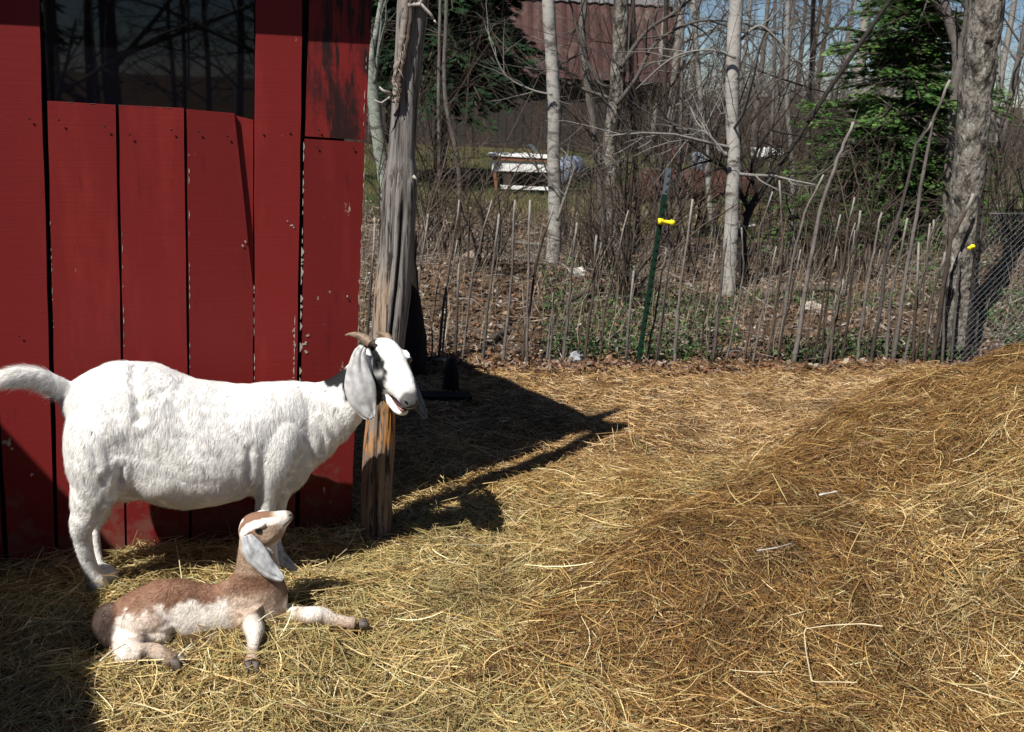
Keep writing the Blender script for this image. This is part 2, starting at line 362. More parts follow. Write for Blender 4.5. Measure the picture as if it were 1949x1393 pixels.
# bare wood along some edges and chips (thin slivers proud of the paint)
b = MB()
def sliver(x0, y0, x1, y1, n, wpx, dens=.55, step=11):
    L_ = math.hypot(x1 - x0, y1 - y0); t = 0
    while t < L_:
        l = random.uniform(4, 22)
        if random.random() < dens:
            a = t / L_; c = min(1, (t + l) / L_); ww = wpx * random.uniform(.3, 1)
            q = [(x0 + (x1 - x0) * a, y0 + (y1 - y0) * a), (x0 + (x1 - x0) * (a + c) / 2 + ww, y0 + (y1 - y0) * (a + c) / 2), (x0 + (x1 - x0) * c, y0 + (y1 - y0) * c)]
            b.prism([PN(x, y, n) for x, y in q][::-1], -E2 * .004)
        t += l + random.uniform(0, step)
sliver(483, 520, 484, 735, .0115, 2.2, .8); sliver(574, 470, 570, 730, .0072, 6, .8, 5); sliver(562, 600, 560, 720, .0112, -4, .7, 4)
sliver(232, 420, 236, 680, .0035, 2, .5); sliver(578, 270, 575, 470, .0072, 2.5, .7); sliver(95, 420, 104, 700, .0012, 2, .5); sliver(359, 250, 361, 700, .0042, 2, .6); sliver(700, 60, 690, 300, .0062, -2, .4); sliver(695, 300, 676, 720, .0072, -2, .5)
sliver(90, 192, 220, 200, .0012, 1.5, .4); sliver(226, 200, 350, 206, .0032, 1.5, .4)
for (x, y, r) in ((12, 843, 7), (20, 850, 5), (468, 460, 2), (462, 468, 2), (586, 640, 3), (580, 655, 4), (583, 668, 3), (559, 628, 3), (560, 655, 3), (663, 565, 2), (547, 422, 2), (556, 430, 3), (60, 905, 3), (345, 880, 4), (215, 890, 4)):
    for k in range(4):
        a0 = random.uniform(0, 6); cx_, cy_ = x + random.uniform(-r, r), y + random.uniform(-r, r)
        q = [(cx_ + r * random.uniform(.3, .9) * math.cos(a0 + t), cy_ + r * random.uniform(.3, .7) * math.sin(a0 + t)) for t in (0, 1.1, 2.3, 3.6, 5)]
        b.prism([PN(u, v_, .0125 if 484 < x < 562 else .0085) for u, v_ in q], -E2 * .003)
child(b, "bare_wood_chips", M_chip, smooth=False)
# nail heads
b = MB()
for (x, y) in ((56, 226), (112, 228), (199, 240), (247, 256), (326, 247), (378, 250), (433, 259), (502, 256), (552, 253), (604, 280), (673, 282), (607, 247), (37, 640), (662, 567)):
    c0 = PN(x, y, .012); b.ball(c0, (.0035, .0035, .002), [E1, Z, E2], 8)
child(b, "nail_heads", M_dark)
# knots
# window
b = MB(); p = [PN(x, y, -.018) for x, y in ((60, -190), (486, -190), (486, 232), (60, 212))]; b.prism(p, -E2 * .004); win = child(b, "window", M_glass, smooth=False)
b = MB(); p = [PN(x, y, -.012) for x, y in ((474, -190), (484, -190), (481, 216), (472, 214))]; b.prism(p, -E2 * .012); fr = child(b, "frame", M_grey, smooth=False); fr.parent = win; fr.matrix_parent_inverse = SH.copy()
b = MB()
for k in range(9):                                     # paint strokes lapping on to the pane
    x0 = random.choice([120, 170, 290, 430]) + random.uniform(-20, 20); yb = 192 + (x0 - 90) * .06; ww = random.uniform(14, 34)
    q = [(x0, yb + 4), (x0 + ww, yb + 5), (x0 + ww * .9, yb - random.uniform(2, 6)), (x0 + ww * .4, yb - random.uniform(3, 9)), (x0 + 2, yb - random.uniform(0, 4))]
    b.prism([PN(u, v_, -.0165) for u, v_ in q], -E2 * .0012)
pt = child(b, "paint_smear", M_red, smooth=False); pt.parent = win; pt.matrix_parent_inverse = SH.copy()
# dark backing, side walls, roof, wing
S0, S1 = -3.4, 0.0
b = MB(); b.box(SNZ((S0 + S1 - .02) / 2, -.046, 1.07), E1 * (S1 - .02 - S0) / 2, E2 * .012, Z * 1.07); child(b, "dark_backing", M_dark, smooth=False)  # near-black panel stands in for the unlit interior behind the board gaps
b = MB()
for k in range(8):
    n0 = -.06 - k * .2; h = 2.17 - (-n0) * .415 - .03
    b.box(SNZ(-.02, n0 - .1, (h - .1) / 2), E1 * .012, E2 * .095, Z * (h - .1) / 2)
child(b, "side_wall", M_red, smooth=False)
b = MB(); b.box(SNZ(S0 / 2, -1.68, .62), -E1 * S0 / 2, E2 * .012, Z * .62); child(b, "back_wall", M_red, smooth=False)
RC = gnd(1172, 812) + Z * 2.17 - 2.22 / math.tan(R_(SUN_EL)) * np.array([math.sin(R_(SUN_AZ)), math.cos(R_(SUN_AZ)), 0]); q = toS(RC)
b = MB(); bk = -E2 * 1.75 - Z * .73
p0 = SNZ(q[0], q[1], 2.17); p1 = SNZ(S0 - .1, q[1], 2.17)
b.prism([p0, p1, p1 + bk, p0 + bk], Z * .05); child(b, "roof", M_tin, smooth=False)
b = MB(); b.prism([p0 - Z * .003, p1 - Z * .003, p1 - Z * .13, p0 - Z * .13], -E2 * .02); child(b, "shadow_fascia", M_red, smooth=False)  # unseen board added to thicken the shadow of the roof corner
b = MB(); ws = -2.175
b.box(SNZ(ws - .8, 1.9, 1.02), E1 * .8, E2 * 1.9, Z * 1.02); child(b, "side_wing", M_red, smooth=False)

# ------------------------------------------------------------------ leaning support post
root = empty("support_post", tuple(gzp(gnd(716, 1015))))
tag(root, "cracked grey tree trunk post holding the shed roof corner behind the goat's head", "post")
LT = [(1020, 688, 746), (930, 688, 748), (850, 692, 752), (780, 699, 754), (700, 704, 766), (640, 706, 772), (560, 712, 782), (480, 722, 788), (360, 727, 795), (345, 729, 796), (300, 738, 790), (200, 745, 796), (100, 752, 806), (0, 757, 818), (-60, 760, 824)]
Yp = np.linspace(1020, -60, 260)
ya = np.array([a[0] for a in LT])[::-1]; la = np.array([a[1] for a in LT])[::-1]; ra = np.array([a[2] for a in LT])[::-1]
Lx = np.interp(Yp, ya, la); Rx = np.interp(Yp, ya, ra)
pts = np.array([PN((l + r) / 2, y, .07) for y, l, r in zip(Yp, Lx, Rx)])
dep = np.array([np.dot(p - CAM, CF) for p in pts]); rad = (Rx - Lx) / 2 * dep / F_PX
nth = 72; th = np.linspace(0, 2 * np.pi, nth, endpoint=False)
T_, Y_ = np.meshgrid(th, pts[:, 2])
prof = 1 + .10 * (vn(T_ * 4 / np.pi, Y_ * 1.4, 3) - .5) + .035 * (fbm(T_ * 14 / np.pi, Y_ * 2.2, 9) - .5) + .05 * (fbm(T_ * 5 / np.pi, Y_ * 9, 19) - .5)
# long deep cracks; angle of the viewer side found from the ring frame below
m_ = MB()
m_.tube(pts, rad, nth, prof=prof, cap=True)
Vv = m_.V[0]; cen = np.repeat(pts, nth, 0); body = Vv[:-2]
side = np.cross(CF, Z); side /= np.linalg.norm(side)
toc = -CF.copy(); toc[2] = 0; toc /= np.linalg.norm(toc)
d_ = body - cen; ang = np.arctan2(d_ @ side, d_ @ toc)      # 0 = facing the camera, + = to the right
hh = body[:, 2]
crack = np.zeros(len(body))
for (a0, wv, z0, z1, dp) in ((-.05, .06, .0, .62, .3), (.28, .08, .55, 1.35, .4), (-.15, .04, .9, 1.6, .2), (.62, .03, .1, .8, .12), (-.5, .03, 1.2, 2.1, .15), (-.55, .03, 0, .4, .12)):
    c_ = a0 + .18 * (vn(hh * 4, hh * 0 + a0 * 9, 4) - .5) + .1 * (vn(hh * 14, hh * 0 + a0 * 9, 5) - .5)
    crack = np.maximum(crack, dp * np.exp(-((ang - c_) / wv) ** 2) * sst(z0 - .03, z0 + .08, hh) * (1 - sst(z1 - .15, z1, hh)))
m_.V[0][:-2] = cen + d_ * (1 - crack)[:, None]
base = np.array([.20, .185, .175]) * (.65 + .7 * fbm(ang * 5, hh * 3, 12))[:, None]
wood = np.array([.50, .24, .075]); tan = np.array([.34, .25, .18])
ora = (sst(.33, .38, hh + .06 * (vn(ang * 6, hh * 8, 6) - .5)) * (1 - sst(.54, .62, hh))) * sst(.34, .52, fbm(ang * 9, hh * 4, 8))
tn = sst(.66, .80, hh) * (1 - sst(.95, 1.08, hh)) * sst(.3, .5, vn(ang * 3 + 5, hh * 4, 8)) * (1 - sst(-.2, .1, ang))
brn = (1 - sst(.35, .42, hh)) * .75
Cc = base * (1 - brn[:, None]) + np.array([.26, .18, .12]) * (.6 + .8 * fbm(ang * 6, hh * 4, 19))[:, None] * brn[:, None]
Cc = Cc * (1 - tn[:, None]) + tan * tn[:, None]; Cc = Cc * (1 - ora[:, None]) + wood * ora[:, None]
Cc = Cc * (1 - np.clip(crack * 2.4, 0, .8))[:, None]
m_.C = [np.vstack([Cc, Cc[:1], Cc[-1:]])]
PI_ = Matrix.Translation(-root.location)
o = m_.build("trunk", M_log, root); o.matrix_parent_inverse = PI_
# torn bark strip and broken branch stubs
m_ = MB()
bs = [(772, -40), (771, 40), (762, 105), (750, 150), (753, 175), (748, 195)]
P = np.array([PN(x, y, .125) for x, y in bs]); t = np.linspace(0, 1, 60); P = np.stack([np.interp(t, np.linspace(0, 1, len(P)), P[:, k]) for k in range(3)], 1)
P += .004 * (rng.random(P.shape) - .5)
m_.tube(P, .012 * (1 - .5 * t) * (.6 + .9 * vn(t * 14, t * 0, 3)), 9, c=np.array([.22, .19, .165]) * (.6 + .8 * rng.random(60))[:, None])
m_.tube(P + E1 * .016 + E2 * .004, .010 * (1 - .4 * t), 7, c=(.10, .075, .06))
for k in range(16):
    a = P[int(rng.integers(5, 59))]; d = np.array([rng.normal(0, .3), -.25, -1]); d /= np.linalg.norm(d); L_ = rng.uniform(.02, .06)
    m_.tube([a, a + d * L_ * .5 + E2 * .008, a + d * L_], [.0022, .0016, .0007], 4, c=(.30, .25, .21))
o = m_.build("bark_strip", M_twig, root); o.matrix_parent_inverse = PI_
m_ = MB()
for (pp, r) in (([(775, 10), (800, 8), (822, 30), (826, 38)], 5), ([(790, 3), (775, -6), (760, -10)], 4), ([(800, 8), (812, -20)], 3), ([(745, 178), (728, 172), (722, 165)], 4), ([(742, 185), (726, 196), (712, 190)], 2.5), ([(786, 335), (792, 340), (794, 350)], 3.5), ([(826, 38), (832, 46)], 2)):
    P = [PN(x, y, .13) for x, y in pp]; m_.tube(P, np.linspace(r, r * .35, len(P)) * .0019, 6, c=(.42, .38, .35))
o = m_.build("branch_stub", M_bark, root); o.matrix_parent_inverse = PI_

# ------------------------------------------------------------------ straw
def ribbons(P, D, L, W, B, c, seg=3, name="straw", m=M_straw, lift=None, tipw=.5):
    """P root centre, D unit dir, L length, W width, B bend vector"""
    n = len(P); up_ = rng.normal(size=(n, 3)); S = np.cross(D, up_); S /= np.linalg.norm(S, axis=1)[:, None] + 1e-9
    t = np.linspace(-.5, .5, seg + 1)
    V = []
    for k in t:
        ctr = P + D * (L * k)[:, None] + B * (k * k * 4 - .3)[..., None] if np.ndim(k) else P + D * (L * k)[:, None] + B * (k * k * 4 - .3)
        ww = W * (1 - (1 - tipw) * abs(k) * 2)
        V.append(ctr - S * ww[:, None] / 2); V.append(ctr + S * ww[:, None] / 2)
    V = np.stack(V, 1)
    q = np.arange(n)[:, None] * (2 * (seg + 1)); Fs = []
    for s_ in range(seg):
        Fs.append(np.hstack([q + 2 * s_, q + 2 * s_ + 1, q + 2 * s_ + 3, q + 2 * s_ + 2]))
    me = make_mesh(name, V.reshape(-1, 3), [np.vstack(Fs)], np.repeat(c, 2 * (seg + 1), 0), smooth=False)
    me.materials.append(m); o = bpy.data.objects.new(name, me); col.objects.link(o); return o
pal = np.array([[.52, .38, .17], [.38, .25, .10], [.26, .15, .055], [.64, .52, .29], [.46, .40, .19], [.17, .095, .04], [.78, .70, .50], [.33, .31, .14]])
def straw_cols(x, y, n):
    md = mound_d(x, y); nz_ = fbm(x * 2.6, y * 2.6, 25)
    mound = sst(-.05, .12, md + .2 * (nz_ - .5)) * np.clip(1 - .85 * sst(.45, 1.0, md + .5 * (nz_ - .5)) + .9 * sst(.40, .62, gz(x, y)), 0, 1)
    mound *= sst(2.45, 2.85, y + .5 * (fbm(x * 2, y * 2, 25) - .5)) * (1 - .7 * sst(5.2, 5.8, y))
    mound = np.clip(mound + .5 * sst(.58, .70, fbm(x * 1.6, y * 1.6, 71)) * sst(-.2, .4, x), 0, 1)
    kidz = (1 - sst(-.2, .5, x)) * (1 - sst(3.4, 3.9, y))
    wts = np.array([1.2, 1.2, .8, .7, .6, .5, .22, .3])[None] * np.ones((n, 1))
    wts += mound[:, None] * np.array([-.5, 1.2, 3.4, -.45, -.2, 4.0, -.16, -.1]); wts += kidz[:, None] * np.array([0, -.6, -.5, .9, 1.8, -.2, .35, 1.1])
    farz = sst(3.9, 4.8, y) * (1 - mound); wts += farz[:, None] * np.array([.3, .4, .5, .2, -.4, .3, -.1, -.3])
    pat = fbm(x * 3, y * 3, 41)
    wts[:, 3] += 2.0 * sst(.55, .75, pat); wts[:, 5] += 1.6 * sst(.55, .35, 1 - pat) * mound
    wts = np.clip(wts, .02, None); wts /= wts.sum(1)[:, None]
    u = rng.random(n)[:, None]; k = (np.cumsum(wts, 1) < u).sum(1).clip(0, 7)
    c = pal[k] * rng.uniform(.7, 1.25, n)[:, None]
    c = c * (1 - farz[:, None] * np.array([.0, .02, -.15])) * (1 - .35 * sst(.5, .75, fbm(x * 4.3, y * 4.3, 303)))[:, None]
    return np.clip(c * (np.array([1.07, .99, .86]) * (1 - kidz[:, None] * .8) + np.array([1.04, .98, .86]) * kidz[:, None] * .8), 0, .85), mound
def straw_layer(N, x0, x1, y0, y1, lmin, lmax, wmin, wmax, tilt, zlift, name="straw", seg=3, bias=1.0, yp=1.0):
    x = rng.uniform(x0, x1, N); y = y0 + (y1 - y0) * rng.random(N) ** yp
    s = (np.stack([x, y, x * 0], 1) - WP); sn = s @ E2; ss = s @ E1; fdv = (np.stack([x, y, x * 0], 1) - FA) @ FN
    ok = ((sn > .02) | (ss > .03)) & (fdv < .12 + .25 * (rng.random(N) ** 2 - .2)) & ((np.abs(ss) < 9))
    dens = 1 - .6 * sst(.0, 1, -(fdv + .5)) * 0
    kid_ = ((((ss + .62) / .30) ** 2 + ((sn - .65) / .15) ** 2 < 1) | (((ss + .27) / .12) ** 2 + ((sn - .62) / .07) ** 2 < 1)) & (rng.random(N) < .8); ok &= ~kid_
    x, y = x[ok], y[ok]; n = len(x)
    L = rng.uniform(lmin, lmax, n) * rng.uniform(.5, 1, n); W = rng.uniform(wmin, wmax, n)
    # swirly preferred direction so stalks lie in sweeps
    pa = fbm(x * 1.9, y * 1.9, 61) * 16 + rng.normal(0, 1.3, n)
    e = .06; gx = (gz(x + e, y) - gz(x - e, y)) / (2 * e); gy = (gz(x, y + e) - gz(x, y - e)) / (2 * e)
    D = np.stack([np.cos(pa), np.sin(pa), np.cos(pa) * gx + np.sin(pa) * gy + rng.normal(0, tilt, n)], 1); D /= np.linalg.norm(D, axis=1)[:, None]
    clump = fbm(x * 5, y * 5, 91)
    zz = gz(x, y) + zlift * (rng.random(n) ** 1.3) * (.3 + 1.5 * clump)
    B = rng.normal(0, 1, (n, 3)) * (L * .09)[:, None]; B[:, 2] *= .6
    c, md = straw_cols(x, y, n)
    return ribbons(np.stack([x, y, zz], 1), D, L, W, B, c, seg, name)
ST = []
ST.append(straw_layer(150000, -2.3, 2.6, 1.9, 4.4, .04, .15, .0016, .0036, .22, .030, yp=1.0))
ST.append(straw_layer(90000, 1.0, 4.6, 1.9, 6.2, .04, .13, .0018, .0040, .25, .03))
ST.append(straw_layer(90000, -1.5, 4.2, 4.0, 6.6, .04, .14, .0022, .0045, .12, .015, seg=2))
ST.append(straw_layer(13000, -2.3, 3.6, 1.9, 4.6, .14, .34, .0022, .0042, .16, .05, seg=4))
ST.append(straw_layer(1500, -2.3, 1.8, 2.0, 3.7, .10, .20, .002, .004, .75, .05, seg=4))
# join into a single countless mass
ms = [o.data for o in ST]
def join_meshes(objs, name, m):
    Vs, Fs4, Cs, n = [], [], [], 0
    for o in objs:
        me = o.data; v = np.empty(len(me.vertices) * 3, np.float32); me.vertices.foreach_get("co", v)
        l = np.empty(len(me.loops), np.int32); me.loops.foreach_get("vertex_index", l)
        c = np.empty(len(me.vertices) * 4, np.float32); me.color_attributes["col"].data.foreach_get("color", c)
        Vs.append(v.reshape(-1, 3)); Fs4.append(l.reshape(-1, 4) + n); Cs.append(c.reshape(-1, 4)[:, :3]); n += len(me.vertices)
        bpy.data.objects.remove(o); bpy.data.meshes.remove(me)
    me = make_mesh(name, np.vstack(Vs), [np.vstack(Fs4)], np.vstack(Cs), smooth=False); me.materials.append(m)
    o = bpy.data.objects.new(name, me); col.objects.link(o); return o
o = join_meshes(ST, "straw", M_straw); tag(o, "loose golden straw bedding covering the goat yard", "straw", kind="stuff")
# a few single stalks that stand out
def stalk(px, r, lab, c=(.72, .62, .40), zz=.05):
    P = []
    for (x, y) in px:
        g = gnd(x, y, .05)
        for _ in range(6): g = gnd(x, y, float(gz(g[0], g[1])) + zz)
        P.append(g)
    P = np.array(P); Pd = np.array(P); b = MB()
    t = np.linspace(0, len(P) - 1, 4 * len(P)); Pd = np.stack([np.interp(t, np.arange(len(P)), P[:, k]) for k in range(3)], 1)
    b.tube(Pd, r * (1 - .25 * np.linspace(0, 1, len(t))) * (1 + .2 * np.sin(t * 9)), 6, c=c)
    o = b.build("straw_stalk", M_straw); tag(o, lab, "straw stalk"); return o
stalk([(1680, 1192), (1640, 1187), (1580, 1190), (1530, 1197), (1534, 1240), (1545, 1298), (1600, 1298), (1632, 1299)], .0021, "long pale stalk kinked into an open square on the right foreground straw", zz=.12)
stalk([(1845, 975), (1880, 1010), (1898, 1045), (1900, 1095)], .0028, "pale stalk curving down the face of the manure pile")
stalk([(1560, 942), (1595, 935)], .004, "short thick white stalk lying high on the brown straw slope", (.75, .72, .66))
stalk([(1868, 852), (1872, 832)], .005, "stubby white stalk sticking up near the right edge of the pile", (.75, .72, .66), .06)
stalk([(1440, 1048), (1480, 1042), (1510, 1033)], .0025, "grey stalk lying in the middle of the brown mound", (.45, .42, .38))
stalk([(640, 1062), (660, 1045), (675, 1018), (686, 995)], .002, "dry stem leaning up beside the foot of the post", (.5, .42, .25), .06)
stalk([(492, 1182), (505, 1172), (522, 1162)], .0022, "short pale stalk lying across the kid's chest", (.80, .74, .56), .13)
stalk([(190, 1258), (212, 1240), (238, 1226)], .0022, "pale stalk poking up across the kid's rump", (.80, .74, .56), .10)
stalk([(340, 1248), (352, 1236), (366, 1224)], .0024, "pale stalk standing by the kid's hind hoof", (.80, .74, .56), .08)
b = MB(); g = gnd(1133, 1009, .03); b.prism([g + np.array([x, y, z]) for x, y, z in ((-.03, -.012, .0), (0, -.02, .01), (.035, -.005, 0), (.02, .018, .015), (-.015, .012, .02))], (0, 0, .0015), (.72, .68, .62))
o = b.build("dry_leaf", M_leaf, smooth=False); tag(o, "single pale dry leaf lying on the straw in mid yard", "leaf")

# ------------------------------------------------------------------ animals
def remesh(mb, voxel, smooth_it, name):
    me = make_mesh(name, np.vstack(mb.V), [np.vstack(v) for v in mb.F.values()])
    o = bpy.data.objects.new(name, me); col.objects.link(o)
    m = o.modifiers.new("r", 'REMESH'); m.mode = 'VOXEL'; m.voxel_size = voxel
    s = o.modifiers.new("s", 'SMOOTH'); s.factor = .6; s.iterations = smooth_it
    dg = bpy.context.evaluated_depsgraph_get(); me2 = bpy.data.meshes.new_from_object(o.evaluated_get(dg))
    bpy.data.objects.remove(o); bpy.data.meshes.remove(me)
    for p in me2.polygons: p.use_smooth = True
    return me2
def mesh_np(me):
    v = np.empty(len(me.vertices) * 3, np.float32); me.vertices.foreach_get("co", v); v = v.reshape(-1, 3).astype(float)
    n = np.empty(len(me.vertices) * 3, np.float32); me.vertices.foreach_get("normal", n); n = n.reshape(-1, 3).astype(float)
    me.calc_loop_triangles(); t = np.empty(len(me.loop_triangles) * 3, np.int32); me.loop_triangles.foreach_get("vertices", t)
    return v, n, t.reshape(-1, 3)
def set_col(me, c):
    ca = me.color_attributes.new("col", 'FLOAT_COLOR', 'POINT'); c4 = np.ones((len(c), 4), np.float32); c4[:, :3] = c
    ca.data.foreach_set("color", c4.ravel())
def fur(me, N, flow, length, width, colf, name, parent, PIM, lift=.25, seed=1, mat_=None, curl=.25):
    r = np.random.default_rng(seed); v, nn, t = mesh_np(me)
    a, b, c = v[t[:, 0]], v[t[:, 1]], v[t[:, 2]]; ar = np.linalg.norm(np.cross(b - a, c - a), axis=1); p = ar / ar.sum()
    k = r.choice(len(t), N, p=p); u = r.random(N); w_ = r.random(N); fl = u + w_ > 1; u[fl] = 1 - u[fl]; w_[fl] = 1 - w_[fl]
    P = a[k] + (b[k] - a[k]) * u[:, None] + (c[k] - a[k]) * w_[:, None]
    n = nn[t[k, 0]] * (1 - u - w_)[:, None] + nn[t[k, 1]] * u[:, None] + nn[t[k, 2]] * w_[:, None]; n /= np.linalg.norm(n, axis=1)[:, None]
    d = flow(P, n); L = length(P, n) * r.uniform(.6, 1.2, N)
    d = d - n * (d * n).sum(1)[:, None]; d /= np.linalg.norm(d, axis=1)[:, None] + 1e-6
    q = toS(P); cl = (fbm(q[:, 0] * 22 + q[:, 1] * 9, q[:, 2] * 22, 7) - .5) * 2; s_ = np.cross(n, d)
    d = d + s_ * (cl * 1.1 + r.normal(0, curl, N))[:, None]; d /= np.linalg.norm(d, axis=1)[:, None]
    lf = np.clip(lift * (1 + .9 * cl + r.normal(0, .4, N)), .03, 1.0)[:, None]
    t1 = d * (1 - .3 * lf) + n * lf; t1 /= np.linalg.norm(t1, axis=1)[:, None]
    sw = np.cross(n, t1); sw /= np.linalg.norm(sw, axis=1)[:, None] + 1e-9
    A = P - n * .001; Mid = A + t1 * (L * .5)[:, None]; Tip = Mid + (t1 - n * lf * .7 - Z * .12) * (L * .5)[:, None]
    W = width
    V = np.stack([A - sw * W / 2, A + sw * W / 2, Mid - sw * W * .4, Mid + sw * W * .4, Tip], 1).reshape(-1, 3)
    i = np.arange(N)[:, None] * 5
    C = np.repeat(colf(P, n, v) * r.uniform(.94, 1.06, N)[:, None], 5, 0)
    m2 = make_mesh(name, V, [np.hstack([i, i + 1, i + 3, i + 2]), np.hstack([i + 2, i + 3, i + 4])], np.clip(C, 0, .95), smooth=False)
    m2.materials.append(mat_ or M_hair); o = bpy.data.objects.new(name, m2); col.objects.link(o); o.parent = parent; o.matrix_parent_inverse = PIM
    return o
def interp_sections(S, k=5):
    S = np.asarray(S, float); t = np.arange(len(S)); tt = np.linspace(0, len(S) - 1, (len(S) - 1) * k + 1)
    # monotone-ish smooth interpolation (Catmull-Rom)
    out = []
    for u in tt:
        i = min(int(u), len(S) - 2); f_ = u - i
        p0, p1, p2, p3 = S[max(i - 1, 0)], S[i], S[i + 1], S[min(i + 2, len(S) - 1)]
        out.append(.5 * ((2 * p1) + (p2 - p0) * f_ + (2 * p0 - 5 * p1 + 4 * p2 - p3) * f_ ** 2 + (3 * p1 - p0 - 3 * p2 + p3) * f_ ** 3))
    return np.array(out)
def torso(mb, prof, n, tan_=.36, sq=.92):
    """prof rows: px x, top y, bottom y, half width (m); mid plane n"""
    P = interp_sections(prof, 4); C, A, B = [], [], []
    for x, yt, yb, hw in P:
        T = PN(x, yt, n); Bm = PN(x, yb, n); c = (T + Bm) / 2; a = np.linalg.norm(T - Bm) / 2
        a = math.sqrt(max(a * a - (hw * tan_) ** 2, (a * .6) ** 2)); C.append(c); ax = (T - Bm); A.append(ax / np.linalg.norm(ax) * a); B.append(E2 * hw)
    mb.loft(C, A, B, 32, sq)
def limb(mb, rows, k=4):
    """rows: (point, radius, flatten)"""
    S = np.array([[*p, r] for p, r in rows]); I = interp_sections(S, k); mb.tube(I[:, :3], np.maximum(I[:, 3], .004), 20)

# ---------------- white goat
NG = .30
goat = empty("goat", tuple(SNZ(-.6, NG, 0)))
tag(goat, "white standing doe goat with black eye patch, long grey ears and backswept horns", "goat")
GI = Matrix.Translation(-goat.location)
def gchild(name, me_or_mb, m, smooth=True, parent=None):
    if isinstance(me_or_mb, MB): o = me_or_mb.build(name, m, goat, smooth)
    else: o = bpy.data.objects.new(name, me_or_mb); me_or_mb.materials.clear(); me_or_mb.materials.append(m); col.objects.link(o); o.parent = goat
    o.matrix_parent_inverse = GI
    if parent: o.parent = parent
    return o
Fw = .46 * CR - .60 * CU - .655 * CF; Fw /= np.linalg.norm(Fw)
U_ = Z + .06 * E1; U_ = U_ - Fw * (U_ @ Fw); U_ /= np.linalg.norm(U_); Sd = np.cross(Fw, U_)
if Sd @ CR > 0: Sd = -Sd                               # towards the image left (near side)
HO = PN(735, 646, NG) - U_ * .045
def HL(x, y, z): return HO + Fw * x + Sd * y + U_ * z
def toH(P): q = np.asarray(P) - HO; return np.stack([q @ Fw, q @ Sd, q @ U_], -1)
g = MB()
torso(g, [(118, 741, 782, .035), (136, 725, 815, .07), (158, 710, 870, .11), (185, 697, 935, .155), (215, 688, 948, .165), (250, 687, 942, .165), (300, 690, 957, .175), (350, 712, 965, .18), (400, 723, 961, .18), (440, 728, 951, .172), (480, 729, 940, .155), (520, 726, 938, .13), (555, 724, 936, .11), (580, 728, 915, .085), (600, 740, 885, .05)], NG)
# neck
def neck_sec(a, b, hw, n):
    A_ = PN(*a, n); B_ = PN(*b, n); return (A_ + B_) / 2, (A_ - B_) / 2, E2 * hw
NS = [((540, 740), (548, 926), .09, NG), ((575, 728), (588, 898), .083, NG), ((606, 726), (628, 866), .072, NG + .01), ((634, 717), (661, 830), .065, NG + .02), ((658, 699), (690, 797), .060, NG + .03), ((684, 672), (716, 775), .056, NG + .035), ((704, 660), (730, 755), .05, NG + .05)]
c_ = [neck_sec(*q) for q in NS]; C_, A_, B_ = (interp_sections([q[i] for q in c_], 4) for i in range(3)); g.loft(C_, A_, B_, 28, 1.0)
# head
HS = [(-.075, -.015, -.085, .040), (-.045, .020, -.098, .056), (-.01, .042, -.105, .064), (.03, .047, -.112, .067), (.07, .046, -.112, .067), (.105, .042, -.104, .058), (.14, .040, -.086, .050), (.175, .036, -.070, .044), (.21, .024, -.060, .036), (.24, .008, -.056, .032), (.262, -.010, -.052, .026), (.272, -.022, -.046, .015)]
I_ = interp_sections(HS, 4); g.loft([HL(x, 0, (a + b) / 2) for x, a, b, h in I_], [U_ * (a - b) / 2 for x, a, b, h in I_], [Sd * h for x, a, b, h in I_], 28, .9)
JS = [(.02, -.06, -.120, .046), (.07, -.07, -.124, .046), (.12, -.076, -.122, .038), (.16, -.078, -.118, .031), (.195, -.078, -.116, .028), (.222, -.077, -.110, .024), (.238, -.078, -.100, .014)]
I_ = interp_sections(JS, 4); g.loft([HL(x, 0, (a + b) / 2) for x, a, b, h in I_], [U_ * (a - b) / 2 for x, a, b, h in I_], [Sd * h for x, a, b, h in I_], 20, .9)
for s_ in (1, -1):
    g.ball(HL(.062, s_ * .059, .026), (.026, .008, .009), [Fw, Sd, U_], 12)      # brow
    g.ball(HL(.075, s_ * .053, -.045), (.05, .016, .03), [Fw, Sd, U_], 12)       # cheek
    g.ball(HL(.245, s_ * .018, -.022), (.02, .014, .016), [Fw, Sd, U_], 10)
